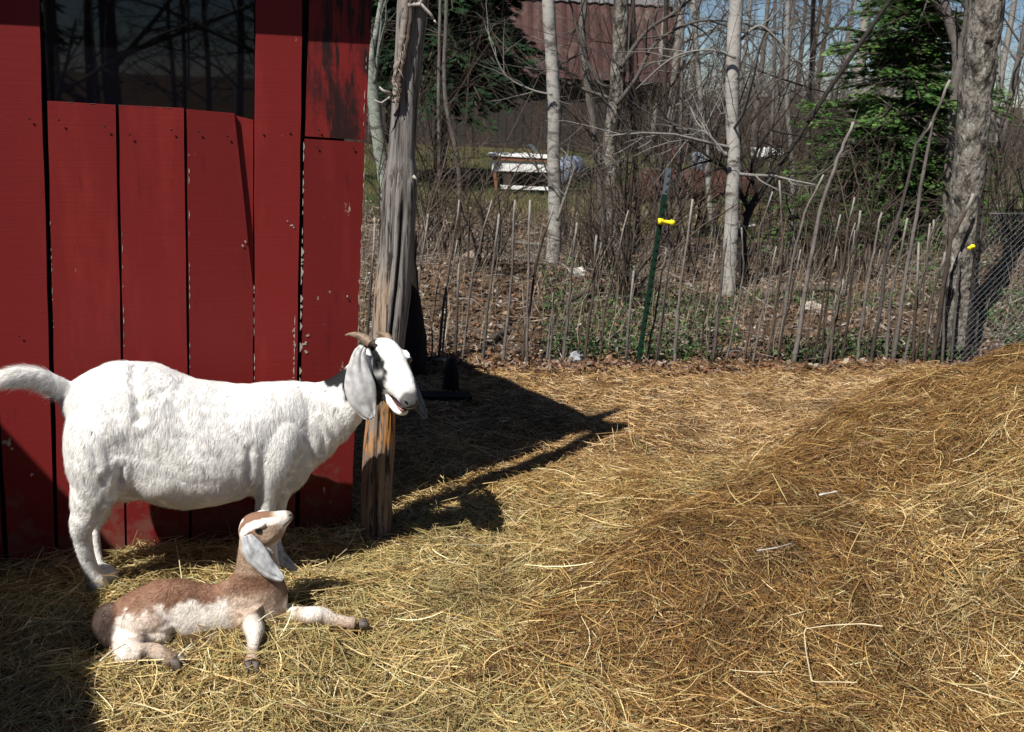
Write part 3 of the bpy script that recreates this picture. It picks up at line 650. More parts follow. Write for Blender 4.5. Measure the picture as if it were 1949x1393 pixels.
# thighs, shoulders, legs
for s_, nn_ in ((1, NG + .085), (-1, NG - .085)):
    dx = 0 if s_ > 0 else 15
    H1 = [(PN(195, 760, NG + s_ * .03), .03), (PN(196, 785, NG + s_ * .05), .085), (PN(187, 825, NG + s_ * .07), .099), (PN(184, 870, nn_), .095), (PN(184 + dx * .2, 915, nn_), .080), (PN(174 + dx * .5, 950, nn_), .064), (PN(166 + dx, 978, nn_), .047)]
    limb(g, H1)
    foot = gnd(186 + dx * 1.3, 1124 if s_ > 0 else 1110, .035); fs = toS(foot); nf = fs[1]
    hk = PN(156 + dx, 1000, nn_)
    limb(g, [(PN(170 + dx, 965, nn_), .052), (hk, .038), (PN(157 + dx, 1022, nn_ * .7 + nf * .3), .030), (PN(163 + dx, 1052, nn_ * .4 + nf * .6), .025), (PN(173 + dx, 1082, nn_ * .1 + nf * .9), .024), (foot + Z * .035, .029), (foot + Z * .012 - E1 * -.008, .027)])
    g.ball(PN(143 + dx, 990, nn_), (.020, .015, .026), [E1, E2, Z], 10)
    nf2 = NG + s_ * .075; dx2 = 0 if s_ > 0 else 22
    el = PN(510 + dx2, 925, nf2)
    limb(g, [(PN(535, 770, NG + s_ * .03), .03), (PN(532, 795, NG + s_ * .04), .07), (PN(528, 835, NG + s_ * .055), .092), (PN(520 + dx2 * .5, 880, nf2), .078), (el, .052), (PN(506 + dx2, 958, nf2), .036), (PN(502 + dx2, 992, nf2), .034), (PN(500 + dx2, 1015, nf2), .026)])
    kn = toS(PN(500 + dx2, 1000, nf2)); f0 = SNZ(kn[0], nf2, .03)
    limb(g, [(PN(502 + dx2, 985, nf2), .033), (SNZ(kn[0], nf2, kn[2] * .7), .024), (SNZ(kn[0] + .002, nf2, .085), .023), (f0 + Z * .035, .027), (f0 + E1 * .012, .026)])
    for ff, ax in ((foot, 0), (f0, 1)):
        pass
# tail
tl = [(125, 745, .045), (108, 734, .040), (85, 722, .038), (60, 717, .040), (35, 717, .040), (10, 722, .034), (-6, 728, .018)]
limb(g, [(PN(x, y, NG + (.02 * i)), r * .8) for i, (x, y, r) in enumerate(tl)])
# hip bones and ribs

g.ball(PN(530, 925, NG + .03), (.05, .06, .045), [E1, E2, Z], 12)
g.ball(PN(250, 922, NG), (.09, .08, .05), [E1, E2, Z], 12)
gm = remesh(g, .0055, 7, "body")
v, nn, t = mesh_np(gm)
# coat relief: hollows and tufts pushed along the normal
q = toS(v); h = toH(v); onhead = (h[:, 0] > -.05) & (np.linalg.norm(h - np.array([.1, 0, -.03]), axis=1) < .2)
rel = (fbm(q[:, 0] * 9 + q[:, 1] * 5 + .35 * q[:, 2] * 20, q[:, 2] * 7 - q[:, 0] * 3, 13, 4) - .5) * .009 + (fbm(q[:, 0] * 30 + q[:, 1] * 15 + q[:, 2] * 8, q[:, 2] * 14, 14, 3) - .5) * .006
hp = PN(268, 745, NG + .16); dflank = np.exp(-(((v - hp) @ E1) / .022) ** 2 - (((v - hp)[:, 2]) / .07) ** 2) * (q[:, 1] > NG)
hp2 = PN(178, 900, NG + .15); d2 = np.exp(-(((v - hp2) @ E1) / .012) ** 2 - (((v - hp2)[:, 2]) / .05) ** 2) * (q[:, 1] > NG)
def crease(px, dep, wd, n_):
    global rel
    P_ = [toS(PN(x, y, n_)) for x, y in px]
    D_ = np.full(len(v), 9.0); sd = np.zeros(len(v))
    for a_, b_ in zip(P_, P_[1:]):
        ab = (b_ - a_)[[0, 2]]; ap = q[:, [0, 2]] - a_[[0, 2]]; tt = np.clip(ap @ ab / (ab @ ab), 0, 1); dd_ = ap - tt[:, None] * ab; dl = np.linalg.norm(dd_, axis=1); k_ = dl < D_; D_[k_] = dl[k_]
    rel = rel + (q[:, 1] > NG + .02) * (~onhead) * (-dep * np.exp(-(D_ / wd) ** 2) + dep * .45 * np.exp(-((D_ - 2.0 * wd) / wd) ** 2))
rel = rel * (~onhead)
crease([(252, 700), (258, 730), (262, 765), (266, 795)], 0.0100, 0.015, NG + .15)
crease([(262, 770), (285, 762), (318, 750)], 0.0035, 0.011, NG + .15)
crease([(172, 828), (182, 860), (188, 885)], 0.0050, 0.009, NG + .16)
crease([(232, 880), (226, 915), (212, 945)], 0.0060, 0.011, NG + .14)
crease([(205, 930), (190, 955), (180, 985)], 0.0030, 0.008, NG + .12)
crease([(478, 845), (474, 885), (470, 915)], 0.0050, 0.011, NG + .15)
crease([(608, 800), (618, 830), (616, 865)], 0.0040, 0.010, NG + .08)
crease([(640, 780), (655, 800), (662, 820)], 0.0030, 0.009, NG + .07)
crease([(300, 740), (330, 760), (345, 800)], 0.0020, 0.018, NG + .17)
crease([(190, 735), (215, 760), (225, 800)], 0.0025, 0.016, NG + .15)
for (x_, y_, r_, a_) in ((240, 705, .035, .012), (520, 790, .06, .010), (300, 935, .05, .010), (205, 815, .05, .008)):
    c__ = toS(PN(x_, y_, NG + .15)); rel = rel + a_ * (q[:, 1] > NG) * np.exp(-((q[:, 0] - c__[0]) ** 2 + (q[:, 2] - c__[2]) ** 2) / r_ ** 2)
v = v + nn * rel[:, None]
# eye sockets
gm.vertices.foreach_set("co", v.astype(np.float32).ravel()); gm.update()
CW = np.array([.90, .89, .87]); CK = np.array([.012, .012, .014])
def goat_col(P, n=None, _=None):
    h = toH(P); q = toS(P); x, y, z = h[:, 0], np.abs(h[:, 1]), h[:, 2]
    near = (np.linalg.norm(h - np.array([.1, 0, -.03]), axis=1) < .23)
    wob = .035 * (fbm(P[:, 0] * 55 + P[:, 1] * 30, P[:, 2] * 55, 23, 3) - .5)
    top = np.where(h[:, 1] > 0, .040 - .030 * sst(.07, .12, x), .016)
    wgt = sst(.031, .040, y + .006 * sst(.0, .03, z) * -1 + wob * .8 + .012 * sst(.1, .02, 1 - x) * 0) * sst(-.10, -.08, x + wob) * (1 - sst(.13, .165, x + wob + .25 * np.clip(z + .02, -.1, .05))) * (1 - sst(top + .002, top + .016, z + wob * .6))
    wgt = np.maximum(wgt, sst(.115, .05, x + 0 * x) * 0)
    wgt = np.maximum(wgt, sst(.046, .053, h[:, 1]) * (1 - sst(.095, .11, x + wob)) * (1 - sst(.045, .055, z)))
    jaw = sst(-.075, -.09, z) * sst(.0, .03, x) * (1 - sst(.12, .15, x + wob))
    poll = (1 - sst(-.02, .0, x + wob)) * sst(-.1, -.06, x) * sst(-.02, .02, z) * sst(.012, .028, y)
    k = np.clip(wgt + jaw + poll, 0, 1) * near * (1 - sst(.078, .088, y)) * sst(-.145, -.13, z)
    # white fleck under the eye
    fl = .4 * np.exp(-((x - .062) / .012) ** 2 - ((z - .002) / .007) ** 2) + .6 * np.exp(-((x - .115) / .01) ** 2 - ((z + .012) / .012) ** 2)
    k = k * (1 - .8 * np.clip(fl, 0, 1))
    # nape stripe
    a = toS(PN(648, 706, NG)); b_ = toS(PN(612, 722, NG)); tt = (q[:, 0] - b_[0]) / (a[0] - b_[0])
    lz = b_[2] + (a[2] - b_[2]) * tt; nape = sst(-.4, .4, tt) * (1 - sst(1.5, 1.8, tt)) * sst(-.028, -.008, q[:, 2] - lz + wob * .6) * (~near | (x < -.03))
    def seg(p0, p1):
        a_, b_ = toS(PN(*p0, NG))[[0, 2]], toS(PN(*p1, NG))[[0, 2]]; ab = b_ - a_; ap = q[:, [0, 2]] - a_; tt = np.clip(ap @ ab / (ab @ ab), 0, 1); return np.linalg.norm(ap - tt[:, None] * ab, axis=1)
    dn = np.minimum(seg((622, 722), (664, 700)), seg((652, 708), (656, 742))) + wob * .5; behind = (x < -.02) | (y > .08)
    k = np.clip(k + (1 - sst(.012, .022, dn)) * behind, 0, 1)
    gr = sst(.222, .246, x + wob * .5) * sst(-.052, -.036, z) * (1 - .5 * sst(.0, .01, z)) * near
    c = CW * (1 - k[:, None]) + CK * k[:, None]; c = c * (1 - .92 * gr[:, None]) + np.array([.035, .033, .035]) * .92 * gr[:, None]
    dirt = (sst(.18, .03, q[:, 2]) * .22 + sst(.62, .8, fbm(q[:, 0] * 7, q[:, 2] * 7, 51)) * .08)[:, None]
    return c * (1 - dirt) + np.array([.45, .36, .25]) * dirt * (1 - k[:, None])
set_col(gm, goat_col(v)); body = gchild("body", gm, M_coat)
def g_flow(P, n):
    h = toH(P); near = (np.linalg.norm(h - np.array([.1, 0, -.03]), axis=1) < .21)[:, None]
    q = toS(P); bd = -E1 * .55 - Z * .85
    d = np.where(near, -Fw, bd); tail = (q[:, 0] < toS(PN(110, 735, NG))[0])[:, None] & (q[:, 2] > .5)[:, None]
    return np.where(tail, -E1 - Z * .35, d)
def g_len(P, n):
    h = toH(P); near = np.linalg.norm(h - np.array([.1, 0, -.03]), axis=1) < .21; q = toS(P)
    L = .026 + .012 * fbm(q[:, 0] * 6, q[:, 2] * 6, 71); L = L * (.55 + .45 * sst(.15, .4, q[:, 2]))
    L = np.where((q[:, 0] < toS(PN(112, 735, NG))[0]) & (q[:, 2] > .5), .045, L)
    return np.where(near, .007, L)
fur(gm, 130000, g_flow, g_len, .0011, goat_col, "fur", goat, GI, lift=.09, seed=3)
# eyes, nostrils, mouth
def eye_at(parent, P, fx, sx, ux, r, mi, me_=None):
    e = MB(); e.ball(P, (r, r, r), [fx, sx, ux], 16); o = e.build("eye", me_ or M_eye, parent); o.matrix_parent_inverse = mi
    pp = MB(); pp.ball(P + sx * r * .80, (r * .62, r * .25, r * .26), [fx, sx, ux], 10); p_ = pp.build("pupil", M_pupil, o); p_.matrix_parent_inverse = mi
    l = MB()
    for sg in (1, -1):
        a_ = np.linspace(0, np.pi, 9)
        l.tube([P + fx * r * 1.2 * math.cos(t_) + ux * sg * r * .72 * math.sin(t_) + sx * r * (.50 + .28 * math.sin(t_)) for t_ in a_], [.0012] + [.0032] * 7 + [.0012], 6)
    l_ = l.build("eyelid", M_nose, o); l_.matrix_parent_inverse = mi
    return o
for s_ in (1, -1): eye_at(goat, HL(.072, s_ * .0600, .008), Fw, Sd * s_, U_, .0155, GI)
for s_ in (1, -1):
    e = MB(); P = [HL(.266, s_ * .009, -.034), HL(.262, s_ * .016, -.024), HL(.252, s_ * .0245, -.016)]; I_ = interp_sections(P, 4); e.tube(I_, .0065 * np.sin(np.linspace(.4, 2.7, len(I_))), 8); gchild("nostril", e, M_pupil)
e = MB(); I_ = interp_sections([(.13, -.070, .030), (.17, -.070, .026), (.21, -.069, .0235), (.236, -.066, .0175), (.245, -.066, .006)], 4)
e.loft([HL(x, 0, z) for x, z, h in I_], [U_ * .0085 for _ in I_], [Sd * h for x, z, h in I_], 16); mo = gchild("mouth", e, M_mouth)
e = MB(); I_ = interp_sections([(.17, -.069, .021), (.21, -.069, .0215), (.235, -.070, .016), (.243, -.071, .007)], 4)
e.loft([HL(x, .004, z - .002) for x, z, h in I_], [U_ * .0065 for _ in I_], [Sd * h * 1.0 for x, z, h in I_], 14); gchild("tongue", e, M_tongue, parent=mo)
# ears
def ear(px, n0, n1, cup, name, parent, mi, cgrey, nrm, th=.006, fold=0):
    S = interp_sections([(x, y, w_) for x, y, w_ in px], 5); m = len(S); nv = 13
    C_ = np.array([PN(x, y, n0 + (n1 - n0) * i / (m - 1)) for i, (x, y, w_) in enumerate(S)])
    T = np.gradient(C_, axis=0); T /= np.linalg.norm(T, axis=1)[:, None]
    W = np.cross(T, nrm); W /= np.linalg.norm(W, axis=1)[:, None]; Nn = np.cross(W, T)
    if Nn[0] @ nrm < 0: Nn = -Nn
    vv = np.linspace(-1, 1, nv); G = np.zeros((m, nv, 3)); dd = np.array([np.dot(c - CAM, CF) for c in C_])
    for j, u in enumerate(vv):
        hw = S[:, 2] * dd / F_PX
        bulge = hw * cup * (1 - u * u) + .006 * (vn(np.arange(m) * .22 + 7, np.full(m, u * 2.2 + 3), 5) - .5) + .0035 * np.sin(u * 9 + np.arange(m) * .12) + fold * hw * np.exp(-((u - .25) / .2) ** 2)
        G[:, j] = C_ + W * (u * hw)[:, None] + Nn * bulge[:, None]
    V, Fs = slab(G, th); mb = MB()
    c = cgrey * (.45 + 1.05 * fbm(V[:, 0] * 110 + V[:, 1] * 70, V[:, 2] * 60, 33, 4))[:, None]
    mb.add(V, Fs, c); o = mb.build(name, M_skin, parent); o.matrix_parent_inverse = mi
    s_ = o.modifiers.new("s", 'SUBSURF'); s_.levels = 1; s_.render_levels = 1
    me = o.data
    fur(me, 6000, lambda P, n: np.broadcast_to(-Z + E1 * .1, P.shape), lambda P, n: np.full(len(P), .007), .0009, lambda P, n, _: np.broadcast_to(cgrey * 1.05, P.shape), "ear_hair", o, mi, lift=.12, seed=5)
    return o
toV = -CF.copy()
ear([(692, 660, 7), (685, 672, 12), (682, 690, 17), (682, 710, 24), (685, 735, 30), (690, 760, 27), (698, 780, 20), (705, 792, 12), (707, 797, 5)], NG + .085, NG + .13, .32, "ear", goat, GI, np.array([.50, .50, .505]), toV)
ear([(764, 668, 6), (770, 690, 8), (777, 715, 9), (786, 740, 10), (794, 762, 11), (803, 782, 9), (811, 796, 4)], NG - .06, NG - .0, .3, "ear", goat, GI, np.array([.22, .24, .27]), toV)  # far ear coloured darker and bluer for the head's shadow
# horns
for pts_, n0, n1 in (([(707, 655, 9.5), (699, 647, 9), (688, 641, 7.5), (676, 637, 5.5), (666, 636, 3.2), (657, 638, 1)], NG + .03, NG - .03), ([(742, 652, 8), (739, 643, 7.5), (733, 637, 6), (725, 634, 4), (716, 634, 1.2)], NG - .05, NG - .14)):
    S = interp_sections(pts_, 6); mb = MB(); t_ = np.linspace(0, 1, len(S))
    mb.tube([PN(x, y, n0 + (n1 - n0) * u) for (x, y, _), u in zip(S, t_)], S[:, 2] * .00185 * (1 + .04 * np.sin(t_ * 70)), 14); gchild("horn", mb, M_horn)
# hooves
def hoof(P, d, parent, mi, nm="hoof", sc_=1.0):
    mb = MB(); side = np.cross(Z, d); side /= np.linalg.norm(side)
    for sg in (1, -1):
        c0 = P + side * sg * .013 * sc_
        mb.loft([c0 + Z * .032 * sc_, c0 + Z * .016 * sc_ + d * .004 * sc_, c0 - Z * .006 * sc_ + d * .010 * sc_], [d * .019 * sc_, d * .024 * sc_, d * .030 * sc_], [side * .0115 * sc_, side * .0125 * sc_, side * .0125 * sc_], 12)
    o = mb.build(nm, M_hoof, parent); o.matrix_parent_inverse = mi
for (x, y) in ((190, 1126), (209, 1112)): hoof(gnd(x, y, .0) + Z * .012, E1 * .9 + E2 * .2, goat, GI)
for s_, dx2 in ((1, 0), (-1, 22)):
    kn = toS(PN(500 + dx2, 1000, NG + s_ * .075)); hoof(SNZ(kn[0] + .012, NG + s_ * .075, .012), E1, goat, GI)

# ---------------- kid
NK = .62
kid = empty("goat_kid", tuple(gnd(400, 1230)))
tag(kid, "brown and white goat kid lying on the straw with its head raised", "goat kid")
KI = Matrix.Translation(-kid.location)
def kchild(name, me_or_mb, m, parent=None):
    if isinstance(me_or_mb, MB): o = me_or_mb.build(name, m, kid)
    else: o = bpy.data.objects.new(name, me_or_mb); me_or_mb.materials.clear(); me_or_mb.materials.append(m); col.objects.link(o); o.parent = kid
    o.matrix_parent_inverse = KI
    if parent: o.parent = parent
    return o
Fk = E1 * .90 + Z * .36 + E2 * .22; Fk /= np.linalg.norm(Fk)
Uk = Z * .93 - E1 * .36 + E2 * .12; Uk -= Fk * (Uk @ Fk); Uk /= np.linalg.norm(Uk); Sk = np.cross(Fk, Uk)
if Sk @ E2 < 0: Sk = -Sk
KO = PN(478, 1003, NK)
def KL(x, y, z): return KO + Fk * x + Sk * y + Uk * z
def toK(P): q_ = np.asarray(P) - KO; return np.stack([q_ @ Fk, q_ @ Sk, q_ @ Uk], -1)
k_ = MB()
torso(k_, [(202, 1165, 1222, .025), (215, 1148, 1238, .045), (238, 1133, 1245, .062), (265, 1120, 1245, .070), (300, 1105, 1238, .074), (345, 1103, 1230, .078), (385, 1111, 1224, .074), (420, 1113, 1220, .070), (465, 1104, 1214, .070), (500, 1108, 1206, .058), (525, 1122, 1195, .045), (538, 1138, 1182, .025)], NK, .42)
NSK = [((415, 1112), (540, 1172), .060, NK), ((436, 1100), (547, 1146), .056, NK), ((446, 1087), (547, 1118), .051, NK), ((451, 1068), (536, 1092), .045, NK), ((454, 1045), (530, 1062), .042, NK), ((457, 1020), (527, 1038), .038, NK), ((464, 1000), (516, 1018), .034, NK)]
c_ = [neck_sec(*q_) for q_ in NSK]; C_, A_, B_ = (interp_sections([q_[i] for q_ in c_], 4) for i in range(3)); k_.loft(C_, A_, B_, 24)
KS = [(-.040, .005, -.045, .024), (-.022, .028, -.062, .036), (.0, .040, -.074, .042), (.025, .042, -.082, .043), (.05, .037, -.084, .038), (.075, .028, -.070, .029), (.095, .021, -.050, .023), (.112, .016, -.034, .020), (.126, .008, -.026, .016), (.134, -.002, -.018, .008)]
I_ = interp_sections(KS, 4); k_.loft([KL(x, 0, (a + b) / 2) for x, a, b, h in I_], [Uk * (a - b) / 2 for x, a, b, h in I_], [Sk * h for x, a, b, h in I_], 24, .95)
for s_ in (1, -1): k_.ball(KL(.035, s_ * .034, .016), (.022, .010, .010), [Fk, Sk, Uk], 10); k_.ball(KL(.03, s_ * .030, -.035), (.035, .014, .028), [Fk, Sk, Uk], 10)
def G(x, y, z): return gnd(x, y, z)
# near foreleg folded down, far foreleg stretched out
limb(k_, [(PN(470, 1150, NK + .03), .055), (PN(476, 1180, NK + .05), .036), (G(484, 1198, .09), .031), (G(484, 1218, .08), .021), (G(481, 1243, .062), .017), (G(480, 1262, .05), .022)])
limb(k_, [(PN(525, 1160, NK - .02), .040), (PN(552, 1172, NK), .033), (G(588, 1172, .075), .029), (G(612, 1172, .07), .027), (G(632, 1180, .06), .021), (G(655, 1184, .055), .018), (G(676, 1187, .05), .020)])
# near hind leg: haunch, stifle, folded back to the hock, forward to the foot
limb(k_, [(PN(255, 1165, NK + .02), .060), (PN(280, 1182, NK + .05), .058), (PN(305, 1200, NK + .07), .042), (PN(285, 1222, NK + .09), .032), (G(248, 1236, .075), .030), (G(240, 1246, .06), .028)])
limb(k_, [(G(240, 1246, .06), .028), (G(262, 1241, .07), .025), (G(292, 1238, .07), .023), (G(315, 1248, .065), .020), (G(332, 1260, .055), .022)])
limb(k_, [(PN(250, 1190, NK - .03), .05), (G(238, 1246, .03), .034), (G(262, 1262, .03), .026)])
# tail
limb(k_, [(PN(222, 1158, NK + .01), .025), (PN(205, 1172, NK + .02), .034), (PN(203, 1195, NK + .03), .036), (PN(212, 1218, NK + .04), .030), (PN(222, 1232, NK + .05), .015)])
km = remesh(k_, .0038, 6, "body"); v, nn, t = mesh_np(km); q = toS(v)
rel = (fbm(q[:, 0] * 16, q[:, 2] * 16 + q[:, 1] * 8, 15, 3) - .5) * .006
v = v + nn * rel[:, None]; km.vertices.foreach_set("co", v.astype(np.float32).ravel()); km.update()
ZTX = [toS(PN(x_, y_, NK)) for x_, y_ in ((205, 1165), (238, 1133), (265, 1120), (300, 1105), (345, 1103), (385, 1111), (420, 1113), (465, 1104), (525, 1100))]; ZTX = np.array([[a_[0], a_[2]] for a_ in ZTX])
BR = np.array([.235, .130, .085]); LB = np.array([.47, .34, .25]); KW = np.array([.86, .81, .75]); DB = np.array([.10, .07, .06])
sTail = toS(PN(230, 1200, NK))[0]; sCh = toS(PN(520, 1150, NK))[0]; sH = toS(PN(300, 1180, NK))[0]; sF = toS(PN(440, 1150, NK))[0]; zt = toS(PN(350, 1104, NK))[2]
def kid_col(P, n=None, _=None):
    q = toS(P); h = toK(P); s, nq, z = q[:, 0], q[:, 1] - NK, q[:, 2]; wob = .04 * (fbm(P[:, 0] * 40 + P[:, 1] * 20, P[:, 2] * 40, 29, 3) - .5)
    m = lambda a, b, k: a * (1 - k[:, None]) + b * k[:, None]
    c = np.broadcast_to(KW, P.shape).copy()
    ztl = np.interp(s, ZTX[:, 0], ZTX[:, 1]); back = sst(ztl - .056, ztl - .030, z + wob * 1.6 + .018 * np.sin(s * 17 + 1) - 0 * s)
    c = m(c, BR * (.85 + .5 * fbm(s * 20, z * 20, 3))[:, None], np.clip(back, 0, 1))
    fore = sst(sF - .03, sF + .01, s + wob * .6); c = m(c, LB, fore * .8 * (1 - sst(sCh + .02, sCh + .05, s)))
    c = m(c, BR * .9, fore * sst(zt - .06, zt - .03, z) * (1 - sst(sCh - .02, sCh + .02, s)))
    neck = sst(zt - .0, zt + .02, z + wob * .3) * fore; nf_ = sst(toS(PN(510, 1080, NK))[0], toS(PN(535, 1080, NK))[0], s); c = m(c, m(LB[None] * np.ones_like(P) * .92, KW[None] * np.ones_like(P), nf_), neck)
    # haunch
    hd = np.exp(-((s - toS(PN(285, 1165, NK))[0]) / .045) ** 2 - ((z - zt + .085) / .035) ** 2) * (nq > 0); c = m(c, LB, np.clip(hd * 1.1, 0, .85))
    rump = (1 - sst(sH - .03, sH + .0, s)) * (1 - back) * sst(.04, .07, z); c = m(c, KW, rump * .25)
    st = np.exp(-((s - toS(PN(275, 1195, NK + .08))[0]) / .012) ** 2 - ((z - toS(PN(275, 1198, NK + .08))[2]) / .014) ** 2) * (nq > 0); c = m(c, DB, np.clip(st * 1.1, 0, .9))
    c = m(c, DB * 1.3, 1 - sst(sTail - .026, sTail - .010, s + wob * .3))
    # legs: darker towards the feet
    nearleg = sst(.085, .12, nq) * (s > sF - .02); c = m(c, m(KW[None] * np.ones_like(P), LB[None] * np.ones_like(P) * .9, sst(.10, .06, z)), nearleg * .9)
    hoofy = sst(toS(PN(640, 1185, NK))[0], toS(PN(665, 1185, NK))[0], s + wob * .3); c = m(c, LB * .8, hoofy)
    hf = sst(.17, .20, nq) * (s < sF - .05) * sst(toS(G(300, 1245, .05))[0], toS(G(318, 1250, .05))[0], s); c = m(c, LB * .5, hf)
    # head
    x, y, zz = h[:, 0], np.abs(h[:, 1]), h[:, 2]; hd = np.linalg.norm(h - np.array([.045, 0, -.015]), axis=1) < .108
    zt0 = np.interp(x, [q_[0] for q_ in KS], [q_[1] for q_ in KS]); hc = np.broadcast_to(LB * .95, P.shape).copy()
    hc = m(hc, BR * .95, 1 - sst(.005, .03, x + wob * .3))
    hc = m(hc, BR, sst(zt0 - .012, zt0 - .007, zz) * (1 - sst(.070, .085, x)))
    zt_ = np.interp(x, [q_[0] for q_ in KS], [q_[1] for q_ in KS]); stripe = sst(zt_ - .032, zt_ - .026, zz + wob * .2) * (1 - sst(zt_ - .012, zt_ - .007, zz + wob * .1)) * sst(.004, .010, y); hc = m(hc, KW * 1.05, np.clip(stripe, 0, 1))
    hc = m(hc, KW * .85, sst(.080, .10, x)); hc = m(hc, DB * 1.5, sst(.114, .126, x) * .8)
    hc = m(hc, KW * .8, sst(-.060, -.075, zz)); hc = m(hc, KW, sst(.012, .0, y) * sst(.036, .03, 1 - 1 + y) * (x < -.01))
    k = hd.astype(float) * sst(-.045, -.03, x + 0 * zz) * sst(-.095, -.08, zz)
    return m(c, hc, k)
set_col(km, kid_col(v)); kchild("body", km, M_coat)
def k_flow(P, n):
    h = toK(P); hd = (np.linalg.norm(h - np.array([.045, 0, -.015]), axis=1) < .108)[:, None]
    return np.where(hd, -Fk, -E1 * .8 - Z * .5)
def k_len(P, n):
    h = toK(P); q = toS(P); hd = np.linalg.norm(h - np.array([.045, 0, -.015]), axis=1) < .108
    return np.where(hd, .004, np.where(q[:, 0] < sTail - .03, .020, .013))
fur(km, 90000, k_flow, k_len, .0009, kid_col, "fur", kid, KI, lift=.22, seed=4)
for s_ in (1, -1): eye_at(kid, KL(.028, s_ * .0335, .002), Fk, Sk * s_, Uk, .0125, KI, M_pupil)
for s_ in (1, -1):
    e = MB(); e.ball(KL(.127, s_ * .009, .000), (.0055, .003, .003), [Fk, Sk, Uk], 8); kchild("nostril", e, M_pupil)
    e = MB(); I_ = interp_sections([KL(.129, s_ * .006, -.013), KL(.115, s_ * .0185, -.015), KL(.098, s_ * .0228, -.022)], 4); e.tube(I_, .0016, 6); kchild("mouth_line", e, M_mouth)
ear([(470, 1018, 9), (474, 1030, 16), (480, 1044, 21), (492, 1062, 22), (507, 1079, 18), (522, 1092, 14), (532, 1099, 10), (539, 1103, 4)], NK + .05, NK + .075, .3, "ear", kid, KI, np.array([.58, .60, .63]), toV, .004, .25)
ear([(512, 1030, 8), (520, 1045, 12), (532, 1060, 13), (546, 1071, 10), (557, 1079, 6), (565, 1085, 2)], NK - .05, NK - .05, .3, "ear", kid, KI, np.array([.46, .48, .52]), toV, .004)
hoof(G(480, 1274, .035), E2 * .9 + E1 * .1, kid, KI, sc_=.8); hoof(G(690, 1192, .04), E1, kid, KI, sc_=.62); hoof(G(338, 1266, .045), E1 * .6 + E2 * .6, kid, KI, sc_=.85); hoof(G(272, 1266, .02), E1, kid, KI, sc_=.6)
# straws lying over and around the kid's legs
o = None

# ------------------------------------------------------------------ behind the yard
def gp(x, y, dz=0.0):
    z = 0
    for _ in range(8):
        g_ = gnd(x, y, z); z = float(gz(g_[0], g_[1])) + dz
    return gnd(x, y, z)
def PF(x, y, off=0.0):
    d = ray(x, y); P0 = FA + FN * off
    return CAM + d * (np.dot(P0 - CAM, FN) / np.dot(d, FN))
def thing_at(name, P, *a, **k):
    e = empty(name, tuple(P)); tag(e, *a, **k); return e, Matrix.Translation(-Vector(tuple(P)))
def part(mb, name, m, parent, MI, smooth=True):
    o = mb.build(name, m, parent, smooth); o.matrix_parent_inverse = MI; return o
GREYB = np.array([.15, .133, .12]); BRNB = np.array([.078, .060, .048]); PALEB = np.array([.29, .27, .245])

# ---- brush fence: saplings stuck in the ground
c7 = lambda L_: [(1250 + a / 2.788, 300 + b / 2.788) for a, b in L_]
c6 = lambda L_: [(680 + a / 2.965, 380 + b / 2.965) for a, b in L_]
pk = [c7(q) for q in ([(0, 1000), (75, 470), (60, 350)], [(100, 1060), (115, 760), (190, 220)], [(300, 1060), (350, 560), (375, 400)], [(360, 1080), (440, 740), (460, 600), (450, 370)], [(470, 1070), (530, 640), (540, 400), (615, 180)], [(580, 1080), (650, 650), (670, 460), (650, 120)],
  [(640, 1070), (720, 560), (780, 290), (885, 90)], [(825, 1100), (900, 640), (975, 300)], [(890, 1090), (960, 800), (1000, 480), (1050, 210)], [(975, 1110), (1010, 880), (1040, 600), (1080, 280)], [(1060, 1100), (1110, 720), (1150, 500), (1195, 290)],
  [(1215, 1080), (1250, 700), (1330, 320)], [(1300, 1130), (1360, 880), (1430, 560), (1470, 330)], [(1370, 1100), (1400, 880), (1450, 350)], [(1415, 1105), (1460, 740), (1530, 500)], [(1520, 1100), (1530, 700), (1570, 560)], [(1570, 1100), (1600, 600), (1610, 500)], [(1365, 1090), (1390, 450)])]
pk += [c6(q) for q in ([(325, 900), (330, 600), (400, 80)], [(450, 900), (520, 350), (575, 0)], [(560, 890), (575, 300)], [(590, 890), (650, 420), (760, 0)], [(705, 920), (740, 560), (800, 80)], [(815, 960), (870, 480), (890, 0)], [(925, 920), (1010, 350), (1110, 30)], [(960, 920), (960, 600), (975, 0)],
  [(1060, 905), (1110, 560), (1090, 440)], [(1165, 905), (1200, 500), (1240, 130)], [(1275, 915), (1330, 520), (1350, 200)], [(1365, 905), (1400, 600), (1530, 60)], [(1515, 910), (1560, 400)], [(1690, 930), (1770, 300)], [(1790, 930), (1830, 420)], [(50, 880), (100, 100)])]
named = [(c7([(730, 1070), (800, 620), (870, 270), (960, 0)]) + [(1624, 232)], 5.2, "tall thick sapling with pale cut top before the fir's left half"),
  (c7([(1130, 1100), (1190, 800), (1210, 540), (1300, 260)]) + [(1745, 275), (1780, 225)], 4.4, "tall slim sapling crossing the right side of the fir, second tallest stake"),
  (c7([(1250, 1110), (1320, 640), (1390, 230)]) + [(1772, 240), (1808, 152)], 4.6, "tallest sapling of the brush fence, pale tip beside the big rough trunk"),
  (c7([(1465, 1095), (1500, 820), (1560, 440), (1680, 190)]), 5.5, "thick curved sapling leaning against the big rough trunk")]
